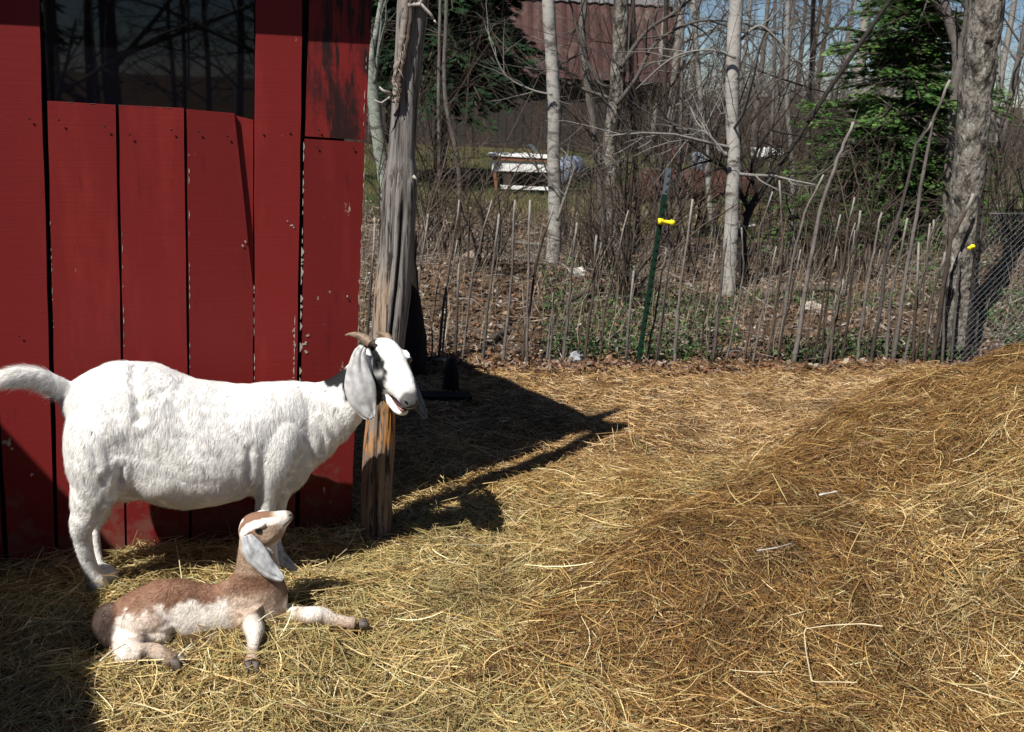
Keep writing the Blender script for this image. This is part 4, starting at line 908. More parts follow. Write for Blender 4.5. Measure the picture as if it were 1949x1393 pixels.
def picket(px, r, i):
    P = np.array([PF(x, y, random.uniform(-.03, .03)) for x, y in px]); P[0] = P[0] * 1.0; P[0, 2] = float(gz(P[0, 0], P[0, 1])) - .05
    n = 5 * (len(P) - 1) + 1; t = np.linspace(0, len(P) - 1, n); Pd = np.stack([np.interp(t, np.arange(len(P)), P[:, k]) for k in range(3)], 1)
    Pd[1:-1] += rng.normal(0, .003, (n - 2, 3)); tt = np.linspace(0, 1, n)
    c = (GREYB if random.random() < .5 else BRNB * 1.3) * random.uniform(.5, 1.15); cc = np.repeat(c[None], n, 0) * rng.uniform(.8, 1.2, (n, 1)); cc = cc * (1 - .0 * tt[:, None]); cc[-2:] = PALEB * .9
    b = MB(); b.tube(Pd, r * .0028 * (1.15 - .5 * tt), 7, c=cc)
    for k in range(2, n - 1):
        if random.random() < .22:
            a = Pd[k]; d = (Pd[k + 1] - Pd[k]) / np.linalg.norm(Pd[k + 1] - Pd[k]) + rng.normal(0, .5, 3); b.tube([a, a + d * .03, a + d * random.uniform(.05, .12)], [.0028, .002, .0008], 4, c=c)
    o = b.build("sapling_stake", M_bark); return o
for i, q in enumerate(pk):
    o = picket(q, random.uniform(2.3, 3.8), i); tag(o, "thin grey sapling stake standing upright in the brush fence at the yard's far edge", "stake", "sapling stakes of the brush fence")
for i in range(20):
    x = random.choice([random.uniform(700, 1250), random.uniform(1250, 1830), random.uniform(1500, 1830)]); yb = 690 + random.uniform(-4, 10); h = random.uniform(120, 290); ln = random.uniform(.05, .22)
    o = picket([(x, yb), (x + h * ln * .45 + random.uniform(-5, 5), yb - h * .5), (x + h * ln, yb - h)], random.uniform(1.4, 2.8), i)
    tag(o, "thin grey sapling stake standing upright in the brush fence at the yard's far edge", "stake", "sapling stakes of the brush fence")
for q, r, lab in named: o = picket(q, r, 0); tag(o, lab, "stake")
# ---- wires between the posts
b = MB()
for k, h in enumerate((.12, .27, .42, .58, .74, .92)):
    P = []
    for t_ in np.linspace(-.2, 1.0, 50):
        p = FA + (FB - FA) * t_ - FN * .04; P.append([p[0], p[1], float(gz(p[0], p[1])) + h + .012 * math.sin(t_ * 31 + k)])
    b.tube(P, .0011, 4)
for t_ in np.arange(-.2, 1.0, .05):
    p = FA + (FB - FA) * t_ - FN * .04; z0 = float(gz(p[0], p[1])); b.tube([[p[0], p[1], z0], [p[0] + .02, p[1], z0 + .92]], .0010, 4)
o = b.build("wire_fence", M_wired); tag(o, "thin sagging wire netting strung along the sapling stakes", "wire fence")
# ---- steel posts with yellow insulators
def tpost(base, top, lab, tip_y, ins, r=.016, m=M_post):
    B_, T_ = PF(*base, -.07), PF(*top, -.07); B_[2] = -.05; d = (T_ - B_); L_ = np.linalg.norm(d); d /= L_
    e, MI = thing_at("fence_post", B_, lab, "fence post")
    s1 = FD - d * (FD @ d); s1 /= np.linalg.norm(s1); s2 = np.cross(d, s1)
    tipL = L_ * (base[1] - tip_y) / (base[1] - top[1])
    b = MB(); b.box(B_ + d * tipL / 2, s1 * r, s2 * .0025, d * tipL / 2); b.box(B_ + d * tipL / 2 + s2 * .014, s1 * .0025, s2 * .0115, d * (tipL / 2 - .001))
    for k in range(int(tipL / .055)): b.box(B_ + d * (.04 + k * .055) - s2 * .006 * np.sign(s2[1] + 1e-6) , s1 * .006, s2 * .004, d * .010)
    part(b, "shaft", m, e, MI, False)
    if tip_y > top[1]:
        b = MB(); c0 = B_ + d * (tipL + L_) / 2; hl = (L_ - tipL) / 2 - .002; b.box(c0, s1 * r, s2 * .0026, d * hl); b.box(c0 + s2 * .014, s1 * .0026, s2 * .011, d * hl)
        for k in range(3): b.box(c0 + d * hl * (-.6 + .6 * k) - s2 * .006, s1 * .005, s2 * .004, d * .010)
        part(b, "bare_tip", M_galv, e, MI, False)
    b = MB(); I0 = PF(*ins, -.10)
    if ins[0] < 1500:
        b.tube([I0 + s1 * (x / 10) for x in (-.15, -.02, .02, .55, .62, .85)] if 0 else [I0 + s1 * x for x in (0, .012, .016, .07, .074, .098)], [.018, .018, .012, .012, .019, .014], 12); b.box(I0 + s1 * .012 + s2 * .006, s1 * .014, s2 * .014, d * .017)
    else:
        b.ball(I0, (.018, .014, .014), [s1, s2, d], 10); b.ball(I0 - s1 * .022 - d * .008, (.012, .01, .010), [s1, s2, d], 8); b.tube([I0, I0 - s1 * .02 - d * .02], .007, 7)
    part(b, "insulator", M_yel, e, MI)
tpost((1213, 690), (1273, 320), "green steel fence post with bare blue-grey tip and long yellow insulator", 365, (1254, 421))
tpost((1838, 700), (1868, 380), "dark steel fence post with a small yellow insulator beside the big rough trunk", 380, (1851, 469), .012, M_barn)

# ---- chain link panel on the right
b = MB(); A0 = gp(1800, 706); A1 = gp(1800, 706) + np.array([.93, .36, 0]) * 2.6; dr = (A1 - A0); Lw = np.linalg.norm(dr); dr /= Lw; Hh = 1.02; cell = .052
lean = np.array([.12, .03, 0])
k = -int(Hh / cell)
while k * cell < Lw:
    for sg in (1, -1):
        x0 = k * cell if sg > 0 else k * cell + Hh
        pts_ = []
        for u in np.linspace(0, Hh, 25):
            xx = x0 + sg * u
            if 0 <= xx <= Lw: pts_.append(A0 + dr * xx + Z * u + lean * (u / Hh) + np.array([0, .012 * math.sin(xx * 5), 0]) + FN * .0022 * sg)
        if len(pts_) > 1: b.tube(pts_, .0014, 4)
    k += 1
b.tube([A0 + dr * x + Z * Hh + lean for x in np.linspace(0, Lw, 9)], .0022, 5)
o = b.build("chain_link_fence", M_wire); tag(o, "grey chain link fence panel behind the manure pile at the right edge", "fence")

# ---- trees: named trunks ------------------------------------------------
def curve(P, k=6): return interp_sections(P, k)
def twiggy(mb, a, d, L_, r, depth, c, gravity=.0, n=4, sides=4, bend=.25):
    m_ = 5; P = [np.array(a, float)]; d = np.array(d, float) / np.linalg.norm(d)
    for i in range(m_ - 1):
        d = d + rng.normal(0, bend * .45, 3) + np.array([0, 0, -gravity]); d /= np.linalg.norm(d); P.append(P[-1] + d * L_ / (m_ - 1))
    P = np.array(P); mb.tube(P, np.linspace(r, r * .35, m_), sides, c=c, cap=False)
    if depth <= 0: return
    for i in range(n):
        t = random.uniform(.25, .97); j = min(int(t * (m_ - 1)), m_ - 2); f_ = t * (m_ - 1) - j; p = P[j] * (1 - f_) + P[j + 1] * f_
        dd = (P[j + 1] - P[j]); dd /= np.linalg.norm(dd); s_ = rng.normal(0, 1, 3); s_ -= dd * (s_ @ dd); s_ /= np.linalg.norm(s_) + 1e-6
        twiggy(mb, p, dd * .75 + s_ * .75 + Z * .12, L_ * random.uniform(.35, .62), r * (1 - .6 * t) * .55, depth - 1, c * random.uniform(.85, 1.15), gravity, max(2, n - 1), 3, bend)
def named_tree(px, Yd, lab, m, c, branches=(), bc=None, nb=8, cat="tree", sides=16, bl=1.0, bz=1.0, flare=1.0):
    P = [atY(x, y, Yd) for x, y, r in px]; R = [r * .88 * Yd / F_PX for x, y, r in px]
    base_ = P[0].copy(); P[0][2] = float(gz(P[0][0], P[0][1])) - .06
    # carry the trunk on past the frame's top
    d = P[-1] - P[-2]; d /= np.linalg.norm(d); P.append(P[-1] + d * 1.3); R.append(R[-1] * .85); P.append(P[-1] + d * 1.8 + E1 * .1); R.append(R[-1] * .5)
    S = interp_sections([[*p, r] for p, r in zip(P, R)], 6); n = len(S)
    S[:, :3] += rng.normal(0, .15, (n, 3)) * S[:, 3:4] * .3; S[0, 3] *= flare * 1.15
    e, MI = thing_at(lab and "tree", [P[0][0], P[0][1], 0], lab, cat)
    th_ = np.arange(sides); prof_ = 1 + .10 * (vn(th_[None] * .9 + np.arange(n)[:, None] * .2, np.arange(n)[:, None] * .7 + th_[None] * 0, 3) - .5)
    b = MB(); b.tube(S[:, :3], S[:, 3], sides, c=np.asarray(c) * rng.uniform(.85, 1.15, (n, 1)), prof=prof_); part(b, "trunk", m, e, MI)
    b = MB(); c = c if m is not M_lichen else (.15, .135, .12)
    for q, Yq, r in branches:
        Q_ = interp_sections([atY(x, y, Yq) for x, y in q], 5); b.tube(Q_, np.linspace(r, r * .3, len(Q_)) * Yq / F_PX, 6, c=np.asarray(c) * .6)
        for k in range(2, len(Q_), 2): twiggy(b, Q_[k], (Q_[k] - Q_[k - 1]) / np.linalg.norm(Q_[k] - Q_[k - 1]) + rng.normal(0, .6, 3), random.uniform(.2, .6), r * .4 * Yq / F_PX, 1, np.asarray(c) * .55, n=3)
    for k in range(nb):
        z0 = random.uniform(bz, S[-1, 2]); i = int(np.argmin(abs(S[:, 2] - z0))); a = random.uniform(0, 6.28)
        twiggy(b, S[i, :3], [math.cos(a), math.sin(a), random.uniform(.1, .7)], random.uniform(.5, 1.3) * bl, S[i, 3] * .3, 2, np.asarray(c) * .6, n=5)
    if b.n: part(b, "branches", M_twig, e, MI)
    return e
GW = np.array([.33, .315, .29])
named_tree([(1050, 528, 16), (1057, 400, 15), (1054, 300, 14), (1055, 200, 14), (1050, 100, 13), (1043, 0, 13)], 8.4, "slim pale birch beside the white hutch", M_birch, GW, [([(1052, 180), (1010, 170), (960, 140), (930, 70)], 8.3, 2.5), ([(1060, 420), (1080, 360), (1094, 318)], 8.3, 4)], 9)
named_tree([(1386, 572, 16), (1393, 400, 15), (1397, 300, 14), (1393, 200, 14), (1396, 100, 15), (1402, 0, 14)], 7.9, "straight pale birch right of the green fence post", M_birch, GW * 1.05, [([(1400, 110), (1350, 95), (1280, 110), (1210, 170)], 7.8, 3), ([(1392, 95), (1440, 50), (1475, 70), (1510, 110), (1530, 120)], 8.0, 3.2), ([(1385, 300), (1340, 250), (1310, 265), (1290, 290)], 7.8, 3)], 9)
named_tree([(1165, 572, 18), (1168, 470, 16), (1165, 360, 14), (1160, 280, 15), (1172, 190, 15), (1180, 100, 16), (1183, 0, 15)], 8.6, "dark rough-barked trunk in front of the barn's right half", M_lichen, (1, 1, 1), [([(1180, 130), (1230, 60), (1290, 20), (1330, -20)], 8.5, 5), ([(1172, 200), (1210, 150), (1250, 80), (1330, 40), (1420, 45)], 8.5, 5), ([(1165, 220), (1140, 160), (1110, 100), (1085, 0)], 8.7, 5)], 9)
named_tree([(1150, 540, 9), (1145, 400, 9), (1135, 280, 8), (1118, 160, 8), (1108, 60, 7), (1112, 0, 7)], 9.3, "thin grey leaning tree just left of the dark rough trunk", M_bark, GREYB, (), 8)
named_tree([(738, 440, 13), (733, 360, 13), (722, 280, 14), (712, 200, 13), (705, 120, 11), (716, 60, 6)], 9.2, "greenish pale trunk between the red shed and the post", M_birch, (.26, .285, .24), [([(712, 160), (722, 80), (728, 20)], 9.0, 4)], 6)
named_tree([(1362, 560, 7), (1352, 400, 6), (1346, 300, 6), (1335, 200, 5), (1325, 80, 5), (1320, 0, 5)], 10.5, "thin whitish sapling tree left of the straight birch", M_birch, GW * .9, (), 12)
named_tree([(1418, 560, 10), (1412, 470, 11), (1418, 420, 9), (1450, 360, 8), (1480, 320, 7), (1500, 290, 5)], 8.3, "black crooked leaning trunk behind the straight birch", M_bark, (.035, .03, .027), [([(1425, 400), (1400, 350), (1380, 320), (1350, 300), (1310, 270)], 8.2, 5), ([(1440, 370), (1430, 320), (1450, 270), (1490, 220)], 8.2, 4)], 0)
named_tree([(1818, 704, 44), (1824, 600, 38), (1830, 500, 36), (1838, 400, 34), (1846, 300, 33), (1855, 200, 33), (1866, 100, 33), (1880, 0, 34)], 6.55, "big rough lichen-barked tree at the fence corner on the right", M_lichen, (1, 1, 1), [], 5, sides=40, bz=3.2, flare=1.0)
named_tree([(1800, 520, 16), (1806, 380, 14), (1812, 260, 12), (1820, 160, 11), (1823, 100, 11), (1806, 40, 9), (1798, 0, 8)], 9.5, "forked grey tree with sky around it, just left of the big rough trunk", M_bark, GREYB * 1.1, [([(1822, 100), (1836, 50), (1840, 0), (1842, -40)], 9.5, 6), ([(1810, 45), (1780, 10), (1760, -10)], 9.5, 5)], 9)
for (xb, yb, xt, r, Yd, c, lab) in ((1262, 520, 1268, 6, 10.8, BRNB * .8, "thin dark tree in line with the green fence post"), (1505, 470, 1500, 5, 12.5, GW * .8, "thin pale tree left of the fir's edge"), (1542, 460, 1548, 6, 13.5, BRNB, "slim brown tree close to the fir's left side"), (870, 470, 850, 5, 10.5, GREYB * .8, "thin grey sapling tree rising left of the hutch"), (833, 480, 838, 4, 9.6, GREYB, "very thin grey sapling tree nearest the post's right side"), (1210, 520, 1205, 6, 9.8, BRNB, "thin brown tree just right of the dark rough trunk"), (1895, 500, 1903, 5, 10.5, GW * .75, "thin pale tree right of the big rough trunk"), (1290, 530, 1300, 4, 9.2, GREYB, "slender grey sapling tree right of the green post"), (1460, 520, 1475, 4, 11, GREYB, "slender grey sapling tree between the birch and the fir")):
    named_tree([(xb, yb, r * 1.2), (xb + 3, yb - 150, r), (xt - 3, 180, r * .9), (xt, 0, r * .8)], Yd, lab, M_bark, c, (), 14, bz=.9, bl=.9)

# ---- conifers ------------------------------------------------------------
def conifer(H, Rm, z0, seed, c1, c2, whorl=.13, nper=9, spray=26, droop=.25, size=1.0, trunk=.05):
    r = np.random.default_rng(seed); tb = MB(); tb.tube([[0, 0, -.05], [0, 0, H * .5], [0, 0, H]], [trunk, trunk * .6, .006], 8, c=BRNB)
    A, D, W, C = [], [], [], []; z = z0
    while z < H - .05:
        t = (z - z0) / (H - z0); Rr = Rm * (1 - t) ** .85 * r.uniform(.62, 1.12) + .05
        for k in range(int(nper * (1 - .5 * t)) + 1):
            a = r.uniform(0, 6.283); L_ = Rr * r.uniform(.45, 1.12); d = np.array([math.cos(a), math.sin(a), .25 - droop + r.normal(0, .16)]); s_ = np.array([-math.sin(a), math.cos(a), 0])
            P = [np.array([0, 0, z]) + d * L_ * u + np.array([0, 0, .5 * L_ * (u * .4 - u * u * .75 * droop * 2)]) for u in np.linspace(0, 1, 5)]
            tb.tube(P, np.linspace(.010, .003, 5) * (1 + Rm), 4, c=BRNB * .8, cap=False)
            ns = int(spray * (.4 + L_ / Rm)); cc = c1 + (c2 - c1) * r.random()
            for j in range(ns):
                u = r.uniform(.12, 1.0) ** .8; i = min(int(u * 4), 3); p = P[i] + (P[i + 1] - P[i]) * (u * 4 - i)
                sd_ = r.choice([-1, 1]); wv = L_ * .34 * (1.15 - u) + .03
                p = p + s_ * sd_ * wv * r.random() + np.array([0, 0, r.normal(0, .018)])
                dd = d * r.uniform(.5, 1) + s_ * sd_ * r.uniform(.2, 1.0) + np.array([0, 0, r.uniform(-.35, .12)]); dd /= np.linalg.norm(dd)
                A.append(p); D.append(dd); W.append(r.uniform(.035, .085) * size); C.append(cc * r.uniform(.6, 1.35) * (1.25 if u > .8 else 1))
        z += whorl * r.uniform(.6, 1.3) * (1 - .35 * t)
    A, D, W, C = map(np.array, (A, D, W, C)); n = len(A); S_ = np.cross(D, np.array([0, 0, 1.0]) + r.normal(0, .35, (n, 3))); S_ /= np.linalg.norm(S_, axis=1)[:, None]
    # each spray: a serrated frond of five narrow needles clusters
    Vs, Fs, Cs, o_ = [], [], [], 0
    for (fu, ang, ln) in ((0, 0, 1), (.15, .7, .55), (.15, -.7, .55), (.45, .6, .45), (.45, -.6, .45)):
        b0 = A + D * (W * fu)[:, None]; dd = D * math.cos(ang) + S_ * math.sin(ang); sp = -D * math.sin(ang) + S_ * math.cos(ang)
        L_ = (W * ln)[:, None]; ww = (W * .12)[:, None]
        v_ = np.stack([b0 - sp * ww, b0 + sp * ww, b0 + dd * L_], 1).reshape(-1, 3); Vs.append(v_); Fs.append(np.arange(n * 3).reshape(-1, 3) + o_); o_ += n * 3; Cs.append(np.repeat(C, 3, 0))
    me_ = make_mesh("crown", np.vstack(Vs), [np.vstack(Fs)], np.clip(np.vstack(Cs), 0, 1), smooth=False); me_.materials.append(M_needle)
    e = empty("fir_tree"); t_ = tb.build("trunk", M_bark, e); o = bpy.data.objects.new("crown", me_); col.objects.link(o); o.parent = e
    return e
G1, G2 = np.array([.048, .115, .030]), np.array([.12, .22, .055])
fir = conifer(3.4, 1.5, .10, 5, G1, G2, whorl=.085, nper=13, spray=110, droop=.30, size=1.0)
P = atY(1672, 470, 10.2); fir.location = (P[0], P[1], float(gz(P[0], P[1]))); fir.rotation_euler = (0, R_(2), 0)
tag(fir, "bright green fir tree standing behind the sapling stakes", "fir tree")
hem = conifer(7.5, 2.1, 1.9, 8, np.array([.010, .030, .012]), np.array([.022, .055, .020]), whorl=.15, nper=18, spray=90, droop=.5, size=2.8, trunk=.12); hem.name = "hemlock_tree"
P = atY(838, 300, 17); hem.location = (P[0], P[1], 0)
tag(hem, "dark evergreen with drooping boughs in front of the barn's left half", "hemlock")

# ---- barn, hutch and junk in the field ------------------------------------
AZ = R_(84); e1 = np.array([math.sin(AZ), math.cos(AZ), 0]); eb = np.array([-math.cos(AZ), math.sin(AZ), 0])
RB = atY(1290, 158, 27); LB_ = 11.0; zE = RB[2]
bo, MI = thing_at("barn", [RB[0], RB[1], 0], "old barn with a rusty red two-slope metal roof and dark board walls", "barn")
def sheet(P0, u, v, nu, amp, per, m, name, parent):
    n = int(np.linalg.norm(u) / per * 4); uu = np.linspace(0, 1, n + 1); N_ = np.cross(u, v); N_ /= np.linalg.norm(N_); G_ = np.zeros((n + 1, nu, 3))
    for j, b_ in enumerate(np.linspace(0, 1, nu)): G_[:, j] = P0 + uu[:, None] * u + b_ * v + N_ * (amp * np.abs(np.sin(np.arange(n + 1) * math.pi / 4)) ** 3)[:, None] + N_ * .02 * rng.normal(0, .3, (n + 1, 1)) * 0
    V_, F_ = slab(G_, .02); b = MB(); b.add(V_, F_); return part(b, name, m, parent, MI, False)
v1 = eb * 1.25 + Z * 1.95; v2 = eb * 3.2 + Z * 1.35
lo = sheet(RB, -e1 * LB_, v1, 3, .035, .30, M_rust, "roof", bo); lo["label"] = "rusty red lower roof slope"
up_ = sheet(RB + v1 + Z * .03 - eb * .06, -e1 * LB_, v2, 3, .035, .30, M_tin, "roof", bo); up_["label"] = "paler grey upper roof slope"
sheet(RB + v1 + v2 - e1 * LB_, e1 * LB_, eb * 3.2 - Z * 1.35, 2, .03, .30, M_tin, "roof", bo)["label"] = "rear upper roof slope"
b = MB()
for k in range(int(LB_ / .22)):
    if k in (3, 4): continue
    x = .35 + k * .22; b.box(RB - e1 * x + eb * (.35 + random.uniform(0, .015)) + Z * (-.08 + random.uniform(-.02, 0) - zE / 2), e1 * .104, eb * .012, Z * (zE / 2 + .05))
w_ = part(b, "front_wall", M_barn, bo, MI, False)
b = MB(); b.prism([RB - e1 * .35 + eb * .4 - Z * zE, RB - e1 * .35 + eb * 8.2 - Z * zE, RB - e1 * .35 + eb * 8.2 - Z * .1, RB - e1 * .35 + v1 + eb * 6.2 - Z * .1, RB - e1 * .35 + v1 + v2 - Z * .15, RB - e1 * .35 + v1 + eb * .1 - Z * .1, RB - e1 * .35 + eb * .4 - Z * .05], -e1 * .05); part(b, "end_wall", M_barn, bo, MI, False)
b = MB(); b.box(RB - e1 * LB_ / 2 + eb * .45 - Z * zE / 2, e1 * (LB_ / 2 - .4), eb * .02, Z * (zE / 2)); part(b, "dark_backing", M_dark, bo, MI, False)  # near-black sheet stands in for the unlit inside of the barn
b = MB(); b.box(RB - e1 * 1.1 + eb * .30 - Z * .30, e1 * .8, eb * .03, Z * .06); b.box(RB - e1 * 6.1 + eb * .30 - Z * .25, e1 * 1.4, eb * .03, Z * .05); part(b, "wall_beam", M_barn, bo, MI, False)
# white hutch
YH = 15.6; hp = lambda x, y, dy=0: atY(x, y, YH) + np.array([0, dy, 0])
h0 = hp(995, 362); ho, MI = thing_at("hutch", [h0[0], h0[1], 0], "white and brown wooden hutch on legs standing in the grass", "hutch")
def quad_box(px, dy, th_, m, name, par=None, dz=0):
    b = MB(); b.prism([hp(x, y, dy) for x, y in px], np.array([0, th_, 0])); o = part(b, name, m, par or ho, MI, False); return o
quad_box([(937, 306), (1047, 310), (1047, 328), (936, 325)], 0, .03, M_white, "front_panel")
quad_box([(930, 296), (1047, 302), (1047, 308), (938, 304)], -.03, .55, M_brown, "top_trim")
quad_box([(928, 293), (1048, 299), (1048, 301.5), (929, 295.5)], -.05, .6, M_white, "lid")
quad_box([(952, 352), (1048, 356), (1048, 362), (954, 359)], -.02, .03, M_white, "bottom_rail")
for x in (938, 1043): quad_box([(x, 326), (x + 6, 326), (x + 9, 362), (x + 4, 362)], .0, .04, M_brown, "leg"); quad_box([(x + 1, 322), (x + 6, 322), (x + 7, 352), (x + 3, 352)], .5, .04, M_brown, "leg")
quad_box([(956, 328), (973, 328), (974, 352), (958, 352)], .03, .02, M_barn, "side_board"); quad_box([(1002, 328), (1018, 328), (1018, 353), (1003, 353)], .25, .02, M_barn, "side_board")
quad_box([(996, 292), (1020, 293.5), (1020, 297.5), (996, 296)], -.02, .2, M_white, "bracket"); quad_box([(1011, 281), (1016, 277), (1025, 292), (1021, 294)], .02, .05, M_galv, "bracket"); quad_box([(1001, 277), (1010, 274.5), (1016, 277), (1012, 281)], .02, .05, M_galv, "bracket")
b = MB(); b.ball(hp(947, 311, -.004), (.02, .008, .02), None, 10); part(b, "latch_hole", M_dark, ho, MI)
# drum
def drum(P0, ax, r, L_, lab, m, name="drum"):
    ax = np.array(ax, float); ax /= np.linalg.norm(ax); t = np.array([0, .03, .04, .30, .32, .34, .64, .66, .68, .96, .97, 1.0]); rr = r * np.array([.9, .98, 1, 1, 1.03, 1, 1, 1.03, 1, 1, .98, .9]); b = MB()
    b.tube([P0 + ax * L_ * u for u in t], rr, 28); o = b.build(name, m); tag(o, lab, "drum")
drum(atY(1066, 324, 15.9) , [.5, 1.0, 0], .20, .6, "blue-grey drum lying on its side next to the white hutch", M_blue)
drum(atY(1332, 322, 16.5) + np.array([0, 0, -.15]), [0, 0, 1], .15, .42, "pale blue-grey drum standing among the rusty scrap", M_blue)
# rusty tank and scrap
t0 = atY(1215, 358, 15); drum(t0, atY(1470, 362, 16.0) - t0, .30, 2.05, "long rusty red-brown tank lying in the brush behind the straight birch", M_rustd, "tank")
t0 = atY(1290, 300, 17); drum(t0 + np.array([0, 0, -.1]), [0, 0, 1], .17, .35, "small rusty barrel standing behind the long tank", M_rustd, "barrel")
b = MB(); q_ = [atY(1440, 284, 18), atY(1490, 283, 18), atY(1492, 294, 18), atY(1442, 299, 18)]; b.prism(q_, (0, .5, 0)); 
o = b.build("white_box", M_white, smooth=False); tag(o, "small white box catching the sun left of the fir", "box")

# ---- woods ----------------------------------------------------------------
def bare_tree(seed, H, r0, c, nb=16, lean=.04, z1=.6):
    global rng
    keep = rng; rng = np.random.default_rng(seed); random.seed(seed); e = empty("bare_tree")
    m_ = 9; t = np.linspace(0, 1, m_); P = np.stack([np.cumsum(rng.normal(0, lean, m_)) * H * .12, np.cumsum(rng.normal(0, lean, m_)) * H * .12, t * H], 1); P[:, :2] -= P[0, :2]; P[0, 2] = -.3
    b = MB(); b.tube(P, r0 * (1.05 - .85 * t), 8, c=c); b.build("trunk", M_bark, e)
    b = MB()
    for k in range(nb):
        u = (k + random.random()) / nb; zz = z1 + u * (H * .97 - z1); i = min(int(zz / H * (m_ - 1)), m_ - 2); f_ = zz / H * (m_ - 1) - i; p = P[i] * (1 - f_) + P[i + 1] * f_; a = random.uniform(0, 6.28)
        twiggy(b, p, [math.cos(a), math.sin(a), random.uniform(.15, 1.0)], H * random.uniform(.12, .30) * (1.1 - .6 * u), max(.008, r0 * .38 * (1 - .6 * u)), 3, c * .8, n=5, bend=.3)
    b.build("branches", M_twig, e); rng = keep; return e
protos = [bare_tree(101 + k, H, r, c, nb) for k, (H, r, c, nb) in enumerate([(8, .09, GREYB, 15), (9.5, .12, BRNB * 1.2, 16), (7, .06, GREYB * 1.2, 14), (10, .11, PALEB * .9, 14), (6, .05, BRNB, 15)])]
random.seed(77)
labs = ["bare grey tree in the leafless woods across the field", "bare brown tree in the leafless woods across the field", "thin bare grey tree in the leafless woods across the field", "bare pale-barked tree in the leafless woods across the field", "small bare brown tree in the leafless woods across the field"]
grps = ["bare grey woodland trees", "bare brown woodland trees", "thin bare grey woodland trees", "pale-barked woodland trees", "small bare brown woodland trees"]
cnt = 0
spots = []
for k in range(105):
    Yd = random.choice([random.uniform(19, 32), random.uniform(32, 70), random.uniform(32, 70)])
    px = random.uniform(1230, 2050) if (Yd < 40) else random.uniform(680, 2050)
    if (1285 < px < 1350 or px > 1760) and random.random() < .75: continue
    if Yd < 40 and random.random() < .15: px = random.uniform(700, 900)
    d = ray(px, 300); spots.append((d[0] / d[1] * Yd, Yd))
spots += [(x, y) for x, y in [(-9, 24), (-12, 30), (14, 15), (16, 20), (12, 12), (18, 11), (-14, 18)]]
for i, (x, y) in enumerate(spots):
    k = random.randrange(5); o = protos[k]
    if i < 5: k = i; o = protos[k]; o.location = (x, y, 0); o.rotation_euler = (0, 0, random.uniform(0, 6)); r = o
    else: r = dup(o, (x, y, 0), random.uniform(0, 6.28), random.uniform(.75, 1.25), random.uniform(-.06, .06))
    tag(r, labs[k], "tree", grps[k])
# trees seen as reflections in the window
random.seed(5)
for i in range(34):
    a = R_(random.uniform(118, 182)); d = random.uniform(7, 18); k = random.randrange(5)
    r = dup(protos[k], (d * math.sin(a), d * math.cos(a), 0), random.uniform(0, 6), random.uniform(.9, 1.3)); tag(r, "bare tree behind the viewer, seen only as a dark reflection in the shed window", "tree", "trees reflected in the window")
for i in range(3):
    a = R_(random.uniform(122, 178)); d = random.uniform(10, 17)
    r = dup(hem, (d * math.sin(a), d * math.cos(a), -1.8), random.uniform(0, 6), random.uniform(.9, 1.2)); tag(r, "dark evergreen behind the viewer, seen only as a reflection in the shed window", "hemlock", "evergreens reflected in the window")
# undergrowth that reads as one mass behind the field
b = MB(); random.seed(9)
for k in range(2600):
    Yd = random.uniform(24, 62); px = random.uniform(640, 2080); d = ray(px, 300); x = d[0] / d[1] * Yd
    if Yd < 37 and px < 1330: continue
    a = random.uniform(0, 6.28); L_ = random.uniform(.8, 2.6) * (.6 + Yd / 90) * (.7 if px > 1740 else 1); c = (BRNB if random.random() < .5 else GREYB) * random.uniform(.5, 1.0)
    twiggy(b, [x, Yd, -.1], [.35 * math.cos(a), .35 * math.sin(a), 1], L_, random.uniform(.008, .02), 1, c, n=6, sides=3)
o = b.build("far_undergrowth", M_twig); tag(o, "tangle of leafless undergrowth filling the woods beyond the field", "undergrowth", kind="stuff")

# ---- bare shrubs beyond the fence ----------------------------------------
def shrub(seed, H, n, c, spread=.45):
    global rng
    keep = rng; rng = np.random.default_rng(seed); random.seed(seed); b = MB()
    for k in range(n):
        a = random.uniform(0, 6.28); u = random.uniform(.1, spread); twiggy(b, [random.uniform(-.12, .12), random.uniform(-.12, .12), -.05], [u * math.cos(a), u * math.sin(a), 1], H * random.uniform(.55, 1.0), random.uniform(.006, .014), 2, c * random.uniform(.7, 1.3), gravity=random.uniform(-.02, .12), n=5, sides=4, bend=.35)
    o = b.build("bare_shrub", M_twig); rng = keep; return o
sp = [shrub(301, 2.3, 9, BRNB), shrub(302, 1.7, 12, GREYB * .8), shrub(303, 2.8, 7, BRNB * .8), shrub(304, 1.2, 14, BRNB * 1.1)]
random.seed(31)
spx = [(860, 9.0, 0), (1105, 9.8, 2), (1140, 8.0, 3), (1225, 9.0, 0), (1270, 10.0, 1), (1320, 8.6, 2), (1430, 9.2, 0), (1470, 10.5, 2), (1340, 11.5, 0), (800, 8.4, 3), (740, 8.6, 0), (765, 11.5, 2), (1200, 12, 2), (1520, 11.5, 1), (1400, 13, 2), (1480, 13.5, 0), (1560, 8.6, 3), (1650, 8.3, 3), (1900, 9.0, 0), (1940, 10.0, 2), (1880, 12, 1), (1960, 8.2, 3), (920, 7.4, 3), (1190, 7.3, 3), (1290, 14, 1), (1750, 12.5, 0), (1230, 23, 2), (1120, 24, 2), (900, 24, 0), (1350, 18, 2), (1420, 19, 0), (850, 24, 2)]
